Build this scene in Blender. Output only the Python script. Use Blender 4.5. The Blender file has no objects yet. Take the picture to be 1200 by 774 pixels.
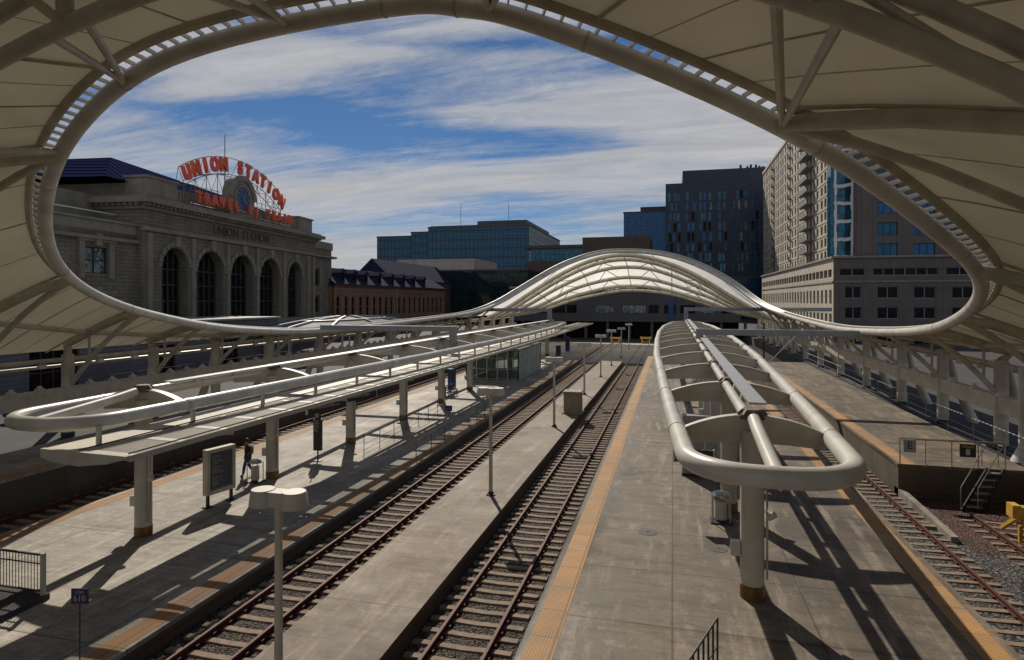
import bpy, bmesh, math, random
from mathutils import Vector, Matrix, Quaternion
from mathutils.geometry import tessellate_polygon
random.seed(7)
R=math.radians
SC=bpy.context.scene; COL=SC.collection
# ---------------------------------------------------------------- camera geometry (used to place things where they stand)
FP=740.0; PSI=math.atan(188/FP); CP,SP=math.cos(PSI),math.sin(PSI); H=8.54
def atd(u,v,d):
    lat=(u-600)/FP*d
    return Vector((lat*CP-d*SP, lat*SP+d*CP, H+(352-v)/FP*d))
def atz(u,v,z): return atd(u,v,FP*(H-z)/(v-352))
def atY(u,v,Y):
    l=(u-600)/FP
    return atd(u,v,Y/(CP+l*SP))
def atX(u,v,X): return atd(u,v,763.7*X/(u-788))
# ---------------------------------------------------------------- object helpers
def tag(o,label=None,cat=None,group=None,kind=None):
    if label: o['label']=label
    if cat: o['category']=cat
    if group: o['group']=group
    if kind: o['kind']=kind
    return o
def empty(name,loc=(0,0,0),rz=0,label=None,cat=None,group=None):
    o=bpy.data.objects.new(name,None); COL.objects.link(o)
    o.location=loc; o.rotation_euler=(0,0,rz); o.empty_display_size=.2
    return tag(o,label,cat,group)
class MB:
    def __init__(s): s.v=[]; s.f=[]; s.m=[]
    def quad(s,a,b,c,d,mi=0):
        n=len(s.v); s.v+=[tuple(a),tuple(b),tuple(c),tuple(d)]; s.f.append((n,n+1,n+2,n+3)); s.m.append(mi)
    def box(s,x0,x1,y0,y1,z0,z1,mi=0,M=None):
        n=len(s.v)
        P=[(x0,y0,z0),(x1,y0,z0),(x1,y1,z0),(x0,y1,z0),(x0,y0,z1),(x1,y0,z1),(x1,y1,z1),(x0,y1,z1)]
        if M is not None: P=[tuple(M@Vector(p)) for p in P]
        s.v+=P
        for q in((0,3,2,1),(4,5,6,7),(0,1,5,4),(1,2,6,5),(2,3,7,6),(3,0,4,7)):
            s.f.append(tuple(n+i for i in q)); s.m.append(mi)
    def bar(s,a,b,w,h=None,mi=0):            # rectangular bar between two points
        a=Vector(a);b=Vector(b);h=h or w
        d=(b-a); L=d.length
        if L<1e-6:return
        d/=L; up=Vector((0,0,1)) if abs(d.z)<.95 else Vector((1,0,0))
        x=d.cross(up).normalized(); z=x.cross(d)
        M=Matrix((x,d,z)).transposed().to_4x4(); M.translation=a
        s.box(-w/2,w/2,0,L,-h/2,h/2,mi,M)
    def tube(s,pts,r,n=10,closed=False,mi=0,caps=True):
        pts=[Vector(p) for p in pts]; N=len(pts); base=len(s.v)
        rr=r if isinstance(r,(list,tuple)) else [r]*N
        prev=None
        for i,p in enumerate(pts):
            if closed: t=pts[(i+1)%N]-pts[i-1]
            elif i==0: t=pts[1]-p
            elif i==N-1: t=p-pts[i-1]
            else: t=(pts[i+1]-p).normalized()+(p-pts[i-1]).normalized()
            t.normalize()
            if prev is None:
                up=Vector((0,0,1)) if abs(t.z)<.9 else Vector((1,0,0))
                x=t.cross(up).normalized()
            else: x=(prev-t*prev.dot(t)).normalized()
            prev=x; y=t.cross(x)
            for k in range(n):
                a=2*math.pi*k/n; s.v.append(tuple(p+x*(rr[i]*math.cos(a))+y*(rr[i]*math.sin(a))))
        for i in range(N if closed else N-1):
            j=(i+1)%N
            for k in range(n):
                l=(k+1)%n
                s.f.append((base+i*n+k,base+i*n+l,base+j*n+l,base+j*n+k)); s.m.append(mi)
        if caps and not closed:
            s.f.append(tuple(base+k for k in range(n))[::-1]); s.m.append(mi)
            s.f.append(tuple(base+(N-1)*n+k for k in range(n))); s.m.append(mi)
    def cyl(s,x,y,z0,z1,r0,r1=None,n=14,mi=0):
        s.tube([(x,y,z0),(x,y,z1)],[r0,r1 if r1 is not None else r0],n,mi=mi)
    def lathe(s,prof,c=(0,0,0),n=20,mi=0,sx=1,sy=1):
        base=len(s.v)
        for r,z in prof:
            for k in range(n):
                a=2*math.pi*k/n; s.v.append((c[0]+r*sx*math.cos(a),c[1]+r*sy*math.sin(a),c[2]+z))
        for i in range(len(prof)-1):
            for k in range(n):
                l=(k+1)%n; s.f.append((base+i*n+k,base+i*n+l,base+(i+1)*n+l,base+(i+1)*n+k)); s.m.append(mi)
        s.f.append(tuple(base+k for k in range(n))[::-1]); s.m.append(mi)
        s.f.append(tuple(base+(len(prof)-1)*n+k for k in range(n))); s.m.append(mi)
    def prism(s,poly,M,t,mi=0):              # polygon (x,y) extruded t along local z, placed by M
        n=len(poly); b=len(s.v)
        for z in(0,t):
            for p in poly: s.v.append(tuple(M@Vector((p[0],p[1],z))))
        tri=tessellate_polygon([[Vector((p[0],p[1],0)) for p in poly]])
        for q in tri: s.f.append(tuple(b+i for i in q)); s.m.append(mi); s.f.append(tuple(b+n+i for i in q[::-1])); s.m.append(mi)
        for i in range(n):
            j=(i+1)%n; s.f.append((b+i,b+j,b+n+j,b+n+i)); s.m.append(mi)
    def build(s,name,mat,parent=None,smooth=False,fix=False,local=False):
        me=bpy.data.meshes.new(name); me.from_pydata(s.v,[],s.f)
        mats=mat if isinstance(mat,(list,tuple)) else [mat]
        for m in mats: me.materials.append(m)
        if len(mats)>1: me.polygons.foreach_set('material_index',s.m)
        bm=bmesh.new(); bm.from_mesh(me)
        if fix: bmesh.ops.remove_doubles(bm,verts=bm.verts,dist=1e-4)
        bmesh.ops.recalc_face_normals(bm,faces=bm.faces); bm.to_mesh(me); bm.free()
        if smooth:
            me.polygons.foreach_set('use_smooth',[True]*len(me.polygons))
            me.set_sharp_from_angle(angle=R(38))
        me.update()
        o=bpy.data.objects.new(name,me); COL.objects.link(o)
        if parent is not None:
            o.parent=parent
            if not local:                     # geometry was given in world space
                o.matrix_parent_inverse=(Matrix.Translation(parent.location)@parent.rotation_euler.to_matrix().to_4x4()).inverted() if parent.parent is None and parent.type=='EMPTY' else Matrix.Identity(4)
        return o
def copy_tree(o,parent=None,loc=None,rz=None,label=None):
    c=o.copy(); COL.objects.link(c)
    if parent is not None: c.parent=parent
    if loc is not None: c.location=loc
    if rz is not None: c.rotation_euler=(0,0,rz)
    if label: c['label']=label
    for ch in list(o.children): 
        if ch is not c: copy_tree(ch,c)
    return c
def text_mesh(txt,size,depth,name='lettering',bold=.0):
    cu=bpy.data.curves.new(name,'FONT'); cu.body=txt; cu.size=size; cu.extrude=depth/2; cu.offset=bold
    cu.align_x='CENTER'; cu.align_y='CENTER'; cu.resolution_u=3
    ob=bpy.data.objects.new(name,cu); COL.objects.link(ob)
    dg=bpy.context.evaluated_depsgraph_get()
    me=bpy.data.meshes.new_from_object(ob.evaluated_get(dg)); bpy.data.objects.remove(ob)
    return me
def put_mesh(me,name,mat,parent,M):
    me.materials.clear(); me.materials.append(mat)
    o=bpy.data.objects.new(name,me); COL.objects.link(o); o.parent=parent; o.matrix_local=M
    return o
def basis(right,up,origin):
    r=Vector(right).normalized(); u=Vector(up).normalized(); n=r.cross(u)
    M=Matrix((r,u,n)).transposed().to_4x4(); M.translation=Vector(origin); return M
def catmull(P,n,closed=False):
    P=[Vector(p) for p in P]; N=len(P); out=[]
    for i in range(N if closed else N-1):
        g=(lambda k:P[k%N]) if closed else (lambda k:P[min(max(k,0),N-1)])
        a,b,c,d=g(i-1),g(i),g(i+1),g(i+2)
        for k in range(n):
            q=k/n; out.append(.5*(2*b+(c-a)*q+(2*a-5*b+4*c-d)*q*q+(3*b-a-3*c+d)*q**3))
    if not closed: out.append(P[-1])
    return out
# ---------------------------------------------------------------- materials
def nodes(name):
    m=bpy.data.materials.new(name); m.use_nodes=True; nt=m.node_tree
    return m,nt,nt.nodes,nt.links,nt.nodes['Principled BSDF']
def mix(nt,fac,a,b,blend='MIX'):
    n=nt.nodes.new('ShaderNodeMix'); n.data_type='RGBA'; n.blend_type=blend
    if hasattr(fac,'links') or hasattr(fac,'is_linked'): nt.links.new(fac,n.inputs[0])
    else: n.inputs[0].default_value=fac
    for s,k in((a,6),(b,7)):
        if isinstance(s,(tuple,list)): n.inputs[k].default_value=(*s[:3],1)
        else: nt.links.new(s,n.inputs[k])
    return n.outputs[2]
def noise(nt,scale,detail=4,vec=None,rough=.6,stretch=None):
    n=nt.nodes.new('ShaderNodeTexNoise'); n.inputs['Scale'].default_value=scale; n.inputs['Detail'].default_value=detail; n.inputs['Roughness'].default_value=rough
    if vec is None: vec=coord(nt)
    if stretch:
        mp=nt.nodes.new('ShaderNodeMapping'); mp.inputs['Scale'].default_value=stretch; nt.links.new(vec,mp.inputs[0]); vec=mp.outputs[0]
    nt.links.new(vec,n.inputs['Vector']); return n.outputs['Fac']
def coord(nt):
    for n in nt.nodes:
        if n.type=='NEW_GEOMETRY': return n.outputs['Position']
    return nt.nodes.new('ShaderNodeNewGeometry').outputs['Position']
def ramp(nt,fac,stops):
    n=nt.nodes.new('ShaderNodeValToRGB'); e=n.color_ramp.elements
    while len(e)<len(stops): e.new(.5)
    for k,(p,c) in enumerate(stops):
        e[k].position=p; e[k].color=(c,c,c,1) if isinstance(c,(int,float)) else (*c,1)
    nt.links.new(fac,n.inputs[0]); return n.outputs[0]
def bump(nt,h,st,dist=.02):
    b=nt.nodes.new('ShaderNodeBump'); b.inputs['Strength'].default_value=st; b.inputs['Distance'].default_value=dist
    nt.links.new(h,b.inputs['Height']); return b.outputs[0]
def plain(name,c,rough=.6,var=.15,scale=3,metal=0,bmp=.1,spec=.5,stretch=None):
    m,nt,N,L,P=nodes(name)
    n=noise(nt,scale,5,stretch=stretch)
    k=ramp(nt,n,[(.3,1-var),(.7,1+var*.4)])
    col=mix(nt,1,c,k,'MULTIPLY'); L.new(col,P.inputs['Base Color'])
    P.inputs['Roughness'].default_value=rough; P.inputs['Metallic'].default_value=metal; P.inputs['Specular IOR Level'].default_value=spec
    if bmp:
        L.new(bump(nt,noise(nt,scale*8,3),bmp,.01),P.inputs['Normal'])
    return m
M={}
M['steel']=plain('painted_steel',(.52,.49,.41),.42,.22,1.2,bmp=.04)
M['steel2']=plain('painted_steel_warm',(.50,.46,.37),.45,.28,1.5,bmp=.05)
M['steelw']=plain('white_gloss_steel',(.60,.585,.53),.32,.24,1.0,bmp=.03)
M['dark']=plain('black_metal',(.03,.03,.032),.45,.3,6)
M['navy']=plain('navy_enamel',(.006,.008,.09),.4,.2,6)
M['stain']=plain('stainless',(.55,.54,.5),.28,.2,10,metal=.9)
M['galv']=plain('galvanised',(.38,.39,.4),.45,.25,8,metal=.6)
M['rustrail']=plain('rusty_rail_side',(.095,.024,.013),.75,.4,9,bmp=.4)
M['railtop']=plain('worn_rail_head',(.105,.035,.022),.7,.3,9)
M['sleeper']=plain('concrete_sleeper',(.25,.185,.13),.85,.35,5,bmp=.4)
M['cover']=plain('cast_iron_cover',(.075,.066,.055),.7,.3,9,bmp=.3)
M['hub']=plain('weathered_hub_casting',(.16,.11,.07),.6,.4,14,bmp=.4)
M['brass']=plain('brass_kickplate',(.20,.12,.04),.45,.3,9,metal=.6)
M['yellow']=plain('yellow_paint',(.62,.36,.05),.6,.3,5,bmp=.2)
M['red']=plain('red_hoarding',(.26,.018,.012),.6,.3,2)
M['signred']=plain('sign_red_enamel',(.78,.12,.055),.4,.15,2)
M['signframe']=plain('sign_frame_steel',(.16,.17,.18),.5,.2,4)
M['white']=plain('white_lettering_and_reflection',(.88,.88,.88),.5,.05,5,bmp=0)
M['greyletter']=plain('grey_lettering',(.35,.35,.36),.5,.05,5,bmp=0)
M['orange']=plain('amber_lettering',(.6,.3,.04),.5,.05,5,bmp=0)
M['poster']=plain('notice_paper',(.10,.105,.115),.25,.25,6,bmp=0)
M['bluepanel']=plain('blue_panel',(.015,.06,.22),.35,.2,4)
M['boxc']=plain('concrete_box',(.30,.25,.18),.85,.3,3,bmp=.3)
M['slate']=plain('slate_roof',(.03,.032,.07),.9,.35,1.5,bmp=.4,spec=.05)
M['skin']=plain('skin',(.32,.17,.11),.5,.1,20)
M['hair']=plain('dark_hair',(.012,.01,.009),.6,.2,40)
M['jacket']=plain('dark_jacket',(.022,.02,.024),.8,.3,12,bmp=.3)
M['tanbag']=plain('tan_backpack',(.25,.15,.06),.8,.3,12,bmp=.3)
M['jeans']=plain('blue_jeans',(.025,.05,.13),.85,.3,14,bmp=.3)
M['shoe']=plain('brown_shoes',(.04,.025,.018),.5,.2,20)
M['tyre']=plain('tyre_rubber',(.015,.015,.015),.8,.2,20)
M['street']=plain('dark_asphalt',(.045,.045,.05),.85,.35,.6,bmp=.3)
M['brown']=plain('brown_cladding',(.10,.072,.058),.7,.2,.3,bmp=.1)
M['greyclad']=plain('grey_cladding',(.085,.085,.10),.6,.2,.25,bmp=.1)
def blocks(name,c,bw,bh,mortar,off,c2=None,rough=.8,mc=.45,axis='xz',var=.25,bmp=.5,ms=.02):
    # coursed masonry / panel joints on vertical walls: horizontal coordinate = x+y of the wall, vertical = z
    m,nt,N,L,P=nodes(name)
    sep=N.new('ShaderNodeSeparateXYZ'); L.new(coord(nt),sep.inputs[0])
    nm=N.new('ShaderNodeSeparateXYZ'); g=[n for n in N if n.type=='NEW_GEOMETRY'][0]; L.new(g.outputs['True Normal'],nm.inputs[0])
    ab=N.new('ShaderNodeMath'); ab.operation='ABSOLUTE'; L.new(nm.outputs[0],ab.inputs[0])
    gt=N.new('ShaderNodeMath'); gt.operation='GREATER_THAN'; gt.inputs[1].default_value=.7; L.new(ab.outputs[0],gt.inputs[0])
    mx=N.new('ShaderNodeMix'); L.new(gt.outputs[0],mx.inputs[0]); L.new(sep.outputs[0],mx.inputs[2]); L.new(sep.outputs[1],mx.inputs[3])
    cb=N.new('ShaderNodeCombineXYZ'); L.new(mx.outputs[0],cb.inputs[0]); L.new(sep.outputs[2],cb.inputs[1])
    b=N.new('ShaderNodeTexBrick'); b.offset=off; b.inputs['Scale'].default_value=1
    b.inputs['Brick Width'].default_value=bw; b.inputs['Row Height'].default_value=bh; b.inputs['Mortar Size'].default_value=ms; b.inputs['Mortar Smooth'].default_value=.3
    c2=c2 or tuple(x*.8 for x in c)
    b.inputs['Color1'].default_value=(*c,1); b.inputs['Color2'].default_value=(*c2,1); b.inputs['Mortar'].default_value=(*[x*mc for x in c],1)
    L.new(cb.outputs[0],b.inputs['Vector'])
    n=noise(nt,.5,6,stretch=(1,1,.5)); k=ramp(nt,n,[(.3,1-var),(.7,1.1)])
    L.new(mix(nt,1,b.outputs[0],k,'MULTIPLY'),P.inputs['Base Color']); P.inputs['Roughness'].default_value=rough
    inv=N.new('ShaderNodeMath'); inv.operation='SUBTRACT'; inv.inputs[0].default_value=1; L.new(b.outputs['Fac'],inv.inputs[1])
    L.new(bump(nt,inv.outputs[0],bmp,.03),P.inputs['Normal'])
    return m
M['stone']=blocks('rusticated_granite',(.225,.207,.17),1.3,.42,.02,.5,var=.3,ms=.035)
M['stonep']=plain('smooth_granite',(.25,.23,.19),.8,.28,.7,bmp=.25)
M['brick']=blocks('old_brick',(.31,.17,.10),.5,.16,.01,.5,(.23,.125,.075),var=.3,ms=.012,mc=.8)
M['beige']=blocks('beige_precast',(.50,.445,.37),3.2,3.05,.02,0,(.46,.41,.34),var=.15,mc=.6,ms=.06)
M['mauve']=blocks('mauve_precast_and_shaded_stone',(.145,.12,.115),4,3.4,.02,0,(.135,.112,.11),var=.15,mc=.6,ms=.05)
M['darktower']=blocks('charcoal_panel',(.026,.042,.075),1.6,3.1,.02,.5,(.02,.034,.062),var=.2,mc=.6,rough=.5)
M['siding']=blocks('grey_siding',(.14,.15,.18),6,.35,.02,.5,var=.2)
M['wallbrown']=blocks('stained_platform_wall',(.13,.10,.07),3.2,1.2,.02,0,var=.4,mc=.5)
def concrete(name,c,c2,jx,jy,stain=.5,speck=.2,ang=0):
    m,nt,N,L,P=nodes(name)
    b=N.new('ShaderNodeTexBrick'); b.offset=0; b.inputs['Scale'].default_value=1
    b.inputs['Brick Width'].default_value=jx; b.inputs['Row Height'].default_value=jy; b.inputs['Mortar Size'].default_value=.028; b.inputs['Mortar Smooth'].default_value=.3
    b.inputs['Color1'].default_value=(1,1,1,1); b.inputs['Color2'].default_value=(.86,.86,.86,1); b.inputs['Mortar'].default_value=(.42,.4,.38,1)
    L.new(coord(nt),b.inputs['Vector'])
    n1=noise(nt,.35,8,rough=.65); n2=noise(nt,.9,6,stretch=(.35,2.2,1)); n3=noise(nt,1.3,6,stretch=(2,.22,1)); n4=noise(nt,9,3); n5=noise(nt,.12,3); n6=noise(nt,14,2)
    col=mix(nt,ramp(nt,n1,[(.36,0),(.66,1)]),c,c2)
    col=mix(nt,ramp(nt,n2,[(.5,0),(.75,stain)]),col,tuple(x*.5 for x in c),'MIX')
    n9=noise(nt,1.7,9,rough=.75,stretch=(1,.55,1)); col=mix(nt,ramp(nt,n9,[(.54,0),(.66,stain*.75)]),col,tuple(min(1,x*1.55) for x in c2))
    n10=noise(nt,.22,7,rough=.7,stretch=(1.6,.6,1)); col=mix(nt,ramp(nt,n10,[(.5,0),(.62,stain*.8)]),col,tuple(x*.55 for x in c))
    col=mix(nt,ramp(nt,n3,[(.54,0),(.70,stain)]),col,tuple(min(1,x*1.45) for x in c2))
    n11=noise(nt,45,2); col=mix(nt,1,col,ramp(nt,n11,[(.3,.8),(.7,1.12)]),'MULTIPLY')
    n7=noise(nt,1.0,4,stretch=(.6,9,1),rough=.7); col=mix(nt,1,col,ramp(nt,n7,[(.3,.78),(.7,1.12)]),'MULTIPLY')
    n8=noise(nt,2.2,8,rough=.8); col=mix(nt,1,col,ramp(nt,n8,[(.35,.72),(.6,1.08)]),'MULTIPLY')
    col=mix(nt,1,col,ramp(nt,n4,[(.25,1-speck),(.8,1.06)]),'MULTIPLY')
    col=mix(nt,1,col,ramp(nt,n6,[(.72,1),(.80,.6)]),'MULTIPLY')
    col=mix(nt,1,col,ramp(nt,n5,[(.3,.8),(.7,1.08)]),'MULTIPLY')
    col=mix(nt,1,col,b.outputs[0],'MULTIPLY')
    L.new(col,P.inputs['Base Color']); L.new(ramp(nt,n1,[(.3,.6),(.7,.85)]),P.inputs['Roughness'])
    L.new(bump(nt,n4,.15,.01),P.inputs['Normal'])
    return m
M['plat']=concrete('platform_concrete',(.31,.275,.225),(.48,.44,.38),3.4,6.1,.6)
M['platb']=concrete('brown_concrete',(.17,.118,.072),(.30,.24,.175),30,5.2,.75,.25)
M['platd']=concrete('weathered_concrete',(.125,.093,.062),(.28,.228,.172),3.1,2.9,.85,.25)
M['conc']=concrete('concourse_concrete',(.34,.32,.29),(.40,.38,.34),4,4,.5)
def tactile(name,c):
    m,nt,N,L,P=nodes(name)
    v=N.new('ShaderNodeTexVoronoi'); v.inputs['Scale'].default_value=16; v.inputs['Randomness'].default_value=0; L.new(coord(nt),v.inputs['Vector'])
    h=ramp(nt,v.outputs['Distance'],[(.2,1),(.42,0)])
    b=N.new('ShaderNodeTexBrick'); b.offset=0; b.inputs['Scale'].default_value=1; b.inputs['Brick Width'].default_value=.61; b.inputs['Row Height'].default_value=1.22; b.inputs['Mortar Size'].default_value=.012
    b.inputs['Color1'].default_value=(1,1,1,1); b.inputs['Color2'].default_value=(.82,.82,.82,1); b.inputs['Mortar'].default_value=(.35,.35,.35,1); L.new(coord(nt),b.inputs['Vector'])
    n=noise(nt,1.1,6); col=mix(nt,ramp(nt,n,[(.35,0),(.75,.8)]),c,(.30,.22,.15))
    col=mix(nt,1,col,ramp(nt,h,[(0,.62),(1,1.08)]),'MULTIPLY'); col=mix(nt,1,col,b.outputs[0],'MULTIPLY')
    L.new(col,P.inputs['Base Color']); P.inputs['Roughness'].default_value=.75
    L.new(bump(nt,h,.6,.01),P.inputs['Normal']); return m
M['tact']=tactile('tactile_paving_amber',(.62,.33,.11))
M['tact2']=tactile('tactile_paving_faded',(.55,.28,.10))
def gravel(name,c,c2,scale=14):
    m,nt,N,L,P=nodes(name)
    v=N.new('ShaderNodeTexVoronoi'); v.inputs['Scale'].default_value=scale; L.new(coord(nt),v.inputs['Vector'])
    bw=N.new('ShaderNodeSeparateXYZ'); L.new(v.outputs['Color'],bw.inputs[0])
    col=mix(nt,ramp(nt,bw.outputs[0],[(.2,0),(.95,1)]),c,c2)
    col=mix(nt,1,col,ramp(nt,v.outputs['Distance'],[(.25,1.15),(.75,.15)]),'MULTIPLY')
    n=noise(nt,.6,5); col=mix(nt,ramp(nt,n,[(.45,0),(.75,.7)]),col,(.05,.028,.018))
    L.new(col,P.inputs['Base Color']); P.inputs['Roughness'].default_value=.85
    inv=N.new('ShaderNodeMath'); inv.operation='SUBTRACT'; inv.inputs[0].default_value=1; L.new(v.outputs['Distance'],inv.inputs[1])
    L.new(bump(nt,inv.outputs[0],1,.06),P.inputs['Normal']); return m
M['ballast']=gravel('track_ballast',(.018,.013,.01),(.15,.11,.08))
M['ballast2']=gravel('grey_ballast',(.022,.024,.024),(.21,.21,.20),11)
M['redgravel']=gravel('rust_stained_gravel',(.05,.02,.016),(.22,.10,.08))
def fabric(name,c,tr):
    m,nt,N,L,P=nodes(name)
    n=noise(nt,.5,5); n2=noise(nt,.13,3)
    col=mix(nt,1,c,ramp(nt,n,[(.3,.9),(.7,1.03)]),'MULTIPLY'); col=mix(nt,1,col,ramp(nt,n2,[(.35,.9),(.65,1.04)]),'MULTIPLY')
    L.new(col,P.inputs['Base Color']); P.inputs['Roughness'].default_value=.55
    t=N.new('ShaderNodeBsdfTranslucent'); L.new(col,t.inputs[0])
    mxs=N.new('ShaderNodeMixShader'); mxs.inputs[0].default_value=tr
    out=[x for x in N if x.type=='OUTPUT_MATERIAL'][0]
    L.new(P.outputs[0],mxs.inputs[1]); L.new(t.outputs[0],mxs.inputs[2]); L.new(mxs.outputs[0],out.inputs[0]); return m
M['membrane']=fabric('roof_fabric',(.74,.69,.53),.07)
M['etfe']=fabric('translucent_roof_film',(.92,.92,.90),.75)
def glass(name,c,rough=.08,met=.0,var=.5,ior=1.6,scale=(.35,.35,.3)):
    m,nt,N,L,P=nodes(name)
    v=N.new('ShaderNodeTexVoronoi'); v.distance='CHEBYCHEV'; mp=N.new('ShaderNodeMapping'); mp.inputs['Scale'].default_value=scale
    L.new(coord(nt),mp.inputs[0]); L.new(mp.outputs[0],v.inputs['Vector'])
    sx=N.new('ShaderNodeSeparateXYZ'); L.new(v.outputs['Color'],sx.inputs[0])
    L.new(mix(nt,1,c,ramp(nt,sx.outputs[0],[(0,1-var),(1,1+var)]),'MULTIPLY'),P.inputs['Base Color'])
    P.inputs['Roughness'].default_value=rough; P.inputs['Metallic'].default_value=met; P.inputs['IOR'].default_value=ior
    L.new(bump(nt,noise(nt,.25,2),.06,.4),P.inputs['Normal']); return m
M['gblue']=glass('blue_curtain_glass',(.010,.072,.135),.1,.5,.3,scale=(.5,.5,.26))
M['gblue2']=glass('bright_blue_glass',(.008,.068,.17),.12,.45,.25)
M['gdark']=glass('dark_window_glass',(.010,.011,.014),.12,0,.6,1.3)
M['gdark'].node_tree.nodes['Principled BSDF'].inputs['Specular IOR Level'].default_value=.2
M['ggreen']=glass('green_mirror_glass',(.018,.05,.055),.06,.5,.45,scale=(.12,.12,.3))
M['glit']=glass('pale_window_glass',(.12,.17,.2),.1,.2,.9,scale=(.9,.9,.6))
M['gteal']=glass('teal_glass',(.012,.10,.16),.08,.4,.5)
m,nt,N,L,P=nodes('clear_glass'); P.inputs['Base Color'].default_value=(.75,.85,.83,1); P.inputs['Roughness'].default_value=.03
tb=N.new('ShaderNodeBsdfTransparent'); tb.inputs[0].default_value=(.72,.78,.76,1); ms=N.new('ShaderNodeMixShader')
fr=N.new('ShaderNodeFresnel'); L.new(fr.outputs[0],ms.inputs[0]); L.new(tb.outputs[0],ms.inputs[1]); L.new(P.outputs[0],ms.inputs[2])
L.new(ms.outputs[0],[x for x in N if x.type=='OUTPUT_MATERIAL'][0].inputs[0]); M['clear']=m
m,nt,N,L,P=nodes('standing_seam_blue_roof')
w=N.new('ShaderNodeTexWave'); w.bands_direction='Y'; w.inputs['Scale'].default_value=.22; P.inputs['Specular IOR Level'].default_value=0; L.new(coord(nt),w.inputs['Vector'])
L.new(mix(nt,ramp(nt,w.outputs['Fac'],[(.1,0),(.5,1)]),(.006,.008,.02),(.02,.027,.075)),P.inputs['Base Color']); P.inputs['Roughness'].default_value=.8; M['blueroof']=m
# ---------------------------------------------------------------- ground, tracks, platforms
def sheet(name,x0,x1,y0,y1,z,mat,parent=None,sub=None):
    mb=MB(); mb.quad((x0,y0,z),(x1,y0,z),(x1,y1,z),(x0,y1,z)); o=mb.build(name,mat,parent)
    if parent is None: tag(o,kind='structure')
    return o
sheet('ground',-1500,1500,-60,2500,-.36,M['street'])
sheet('ballast_bed',-26.25,15.2,-30,128,-.215,M['ballast'])
sheet('ballast_bed',6.9,18,-30,31.4,-.205,M['ballast2'])
sheet('ballast_bed',10.2,18,25.2,31.45,-.198,M['redgravel'])
def block_struct(name,x0,x1,y0,y1,z0,z1,mat):
    mb=MB(); mb.box(x0,x1,y0,y1,z0,z1); return tag(mb.build(name,mat),kind='structure')
block_struct('street',15.2,400,31.5,600,-.3,1.18,M['street'])
block_struct('street',18.2,60,-40,31.5,-.3,.3,M['street'])
block_struct('street',-300,-30.9,-40,600,-.3,1.14,M['street'])
block_struct('concourse',-26.2,15,86.5,127.5,-.3,-.04,M['conc'])
def platform(x0,x1,y0,y1,z,mat,strips,wallmat=None):
    mb=MB(); mb.box(x0,x1,y0,y1,-.3,z-.12); o=mb.build('platform',M['wallbrown']); tag(o,kind='structure')
    mb=MB(); mb.box(x0-.03,x1+.03,y0,y1,z-.12,z); mb.build('paving_slab',mat,o)
    for sx,mt in strips: sheet('tactile_strip',sx,sx+.61,y0,y1,z+.006,mt,o)
    return o
ZP3=1.25; ZP1=.3; ZP2=.36
platform(-3.1,6.87,-12,84,ZP3,M['platd'],[(-2.98,M['tact']),(6.1,M['tact'])])
platform(-9.23,-6.5,-12,86,ZP2,M['platb'],[])
platform(-22.9,-12.5,-12,118,ZP1,M['plat'],[(-22.75,M['tact2']),(-13.2,M['tact2'])])
platform(9.75,14.83,31.5,80,ZP3,M['platd'],[(9.85,M['tact'])])
platform(14.95,18.2,-12,31.4,ZP3,M['platd'],[(15.0,M['tact'])])
platform(-30.8,-26.3,-12,118,ZP3,M['plat'],[(-26.95,M['tact2'])])
# edge kerb rail lying beside platform by track
def rail_mb(x,y0,y1):
    mb=MB(); 
    mb.box(x-.07,x+.07,y0,y1,-.17,-.145); mb.box(x-.012,x+.012,y0,y1,-.145,-.04); mb.box(x-.042,x+.042,y0,y1,-.055,-.004)
    mb.box(x-.036,x+.036,y0,y1,-.004,0,1)
    y=y0
    while y<min(y1,45):
        mb.box(x-.12,x-.05,y,y+.1,-.15,-.10); mb.box(x+.05,x+.12,y,y+.1,-.15,-.10); y+=.61
    return mb
def sleeper_mesh():
    mb=MB(); X=[-1.3,-1.0,-.75,-.45,0,.45,.75,1.0,1.3]; Z=[-.015,-.012,-.01,-.022,-.036,-.022,-.01,-.012,-.015]
    for i in range(8):
        a,b=X[i],X[i+1]; za,zb=Z[i]-.145,Z[i+1]-.145; w=.098; w2=.13
        P=[(a,-w,za),(b,-w,zb),(b,w,zb),(a,w,za)]; Q=[(a,-w2,-.26),(b,-w2,-.26),(b,w2,-.26),(a,w2,-.26)]
        mb.quad(*P); mb.quad(Q[0],Q[1],P[1],P[0]); mb.quad(Q[3],P[3],P[2],Q[2])
    mb.quad((-1.3,-.13,-.26),(-1.3,-.098,-.16),(-1.3,.098,-.16),(-1.3,.13,-.26)); mb.quad((1.3,-.13,-.26),(1.3,.13,-.26),(1.3,.098,-.16),(1.3,-.098,-.16))
    o=mb.build('sleeper',M['sleeper'],fix=True); me=o.data; bpy.data.objects.remove(o); return me
SLP=sleeper_mesh()
def track(xc,y0,y1,label,ys0):
    t=empty('railway_track',(xc,y0,0),0,label,'railway track','railway tracks between the platforms')
    for s in(-.7175,.7175): rail_mb(xc+s,y0,y1).build('rail',[M['rustrail'],M['railtop']],t)
    y=ys0; k=0; far=MB()
    while y<y1-.3:
        rz=random.uniform(-.012,.012)
        if k<97:
            o=bpy.data.objects.new('sleeper',SLP); COL.objects.link(o); o.parent=t; o.location=(random.uniform(-.03,.03),y-y0,random.uniform(-.012,.006)); o.rotation_euler=(0,0,rz)
        else: far.box(xc-1.3,xc+1.3,y-.12,y+.12,-.25,-.165)
        y+=.62; k+=1
    if far.v: tag(far.build('sleeper',M['sleeper'],t),kind='stuff')
T1=track(-10.92,-8,127,'long track between canopied platform with bus shelter glazing and the narrow lamp post platform',7)
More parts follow.
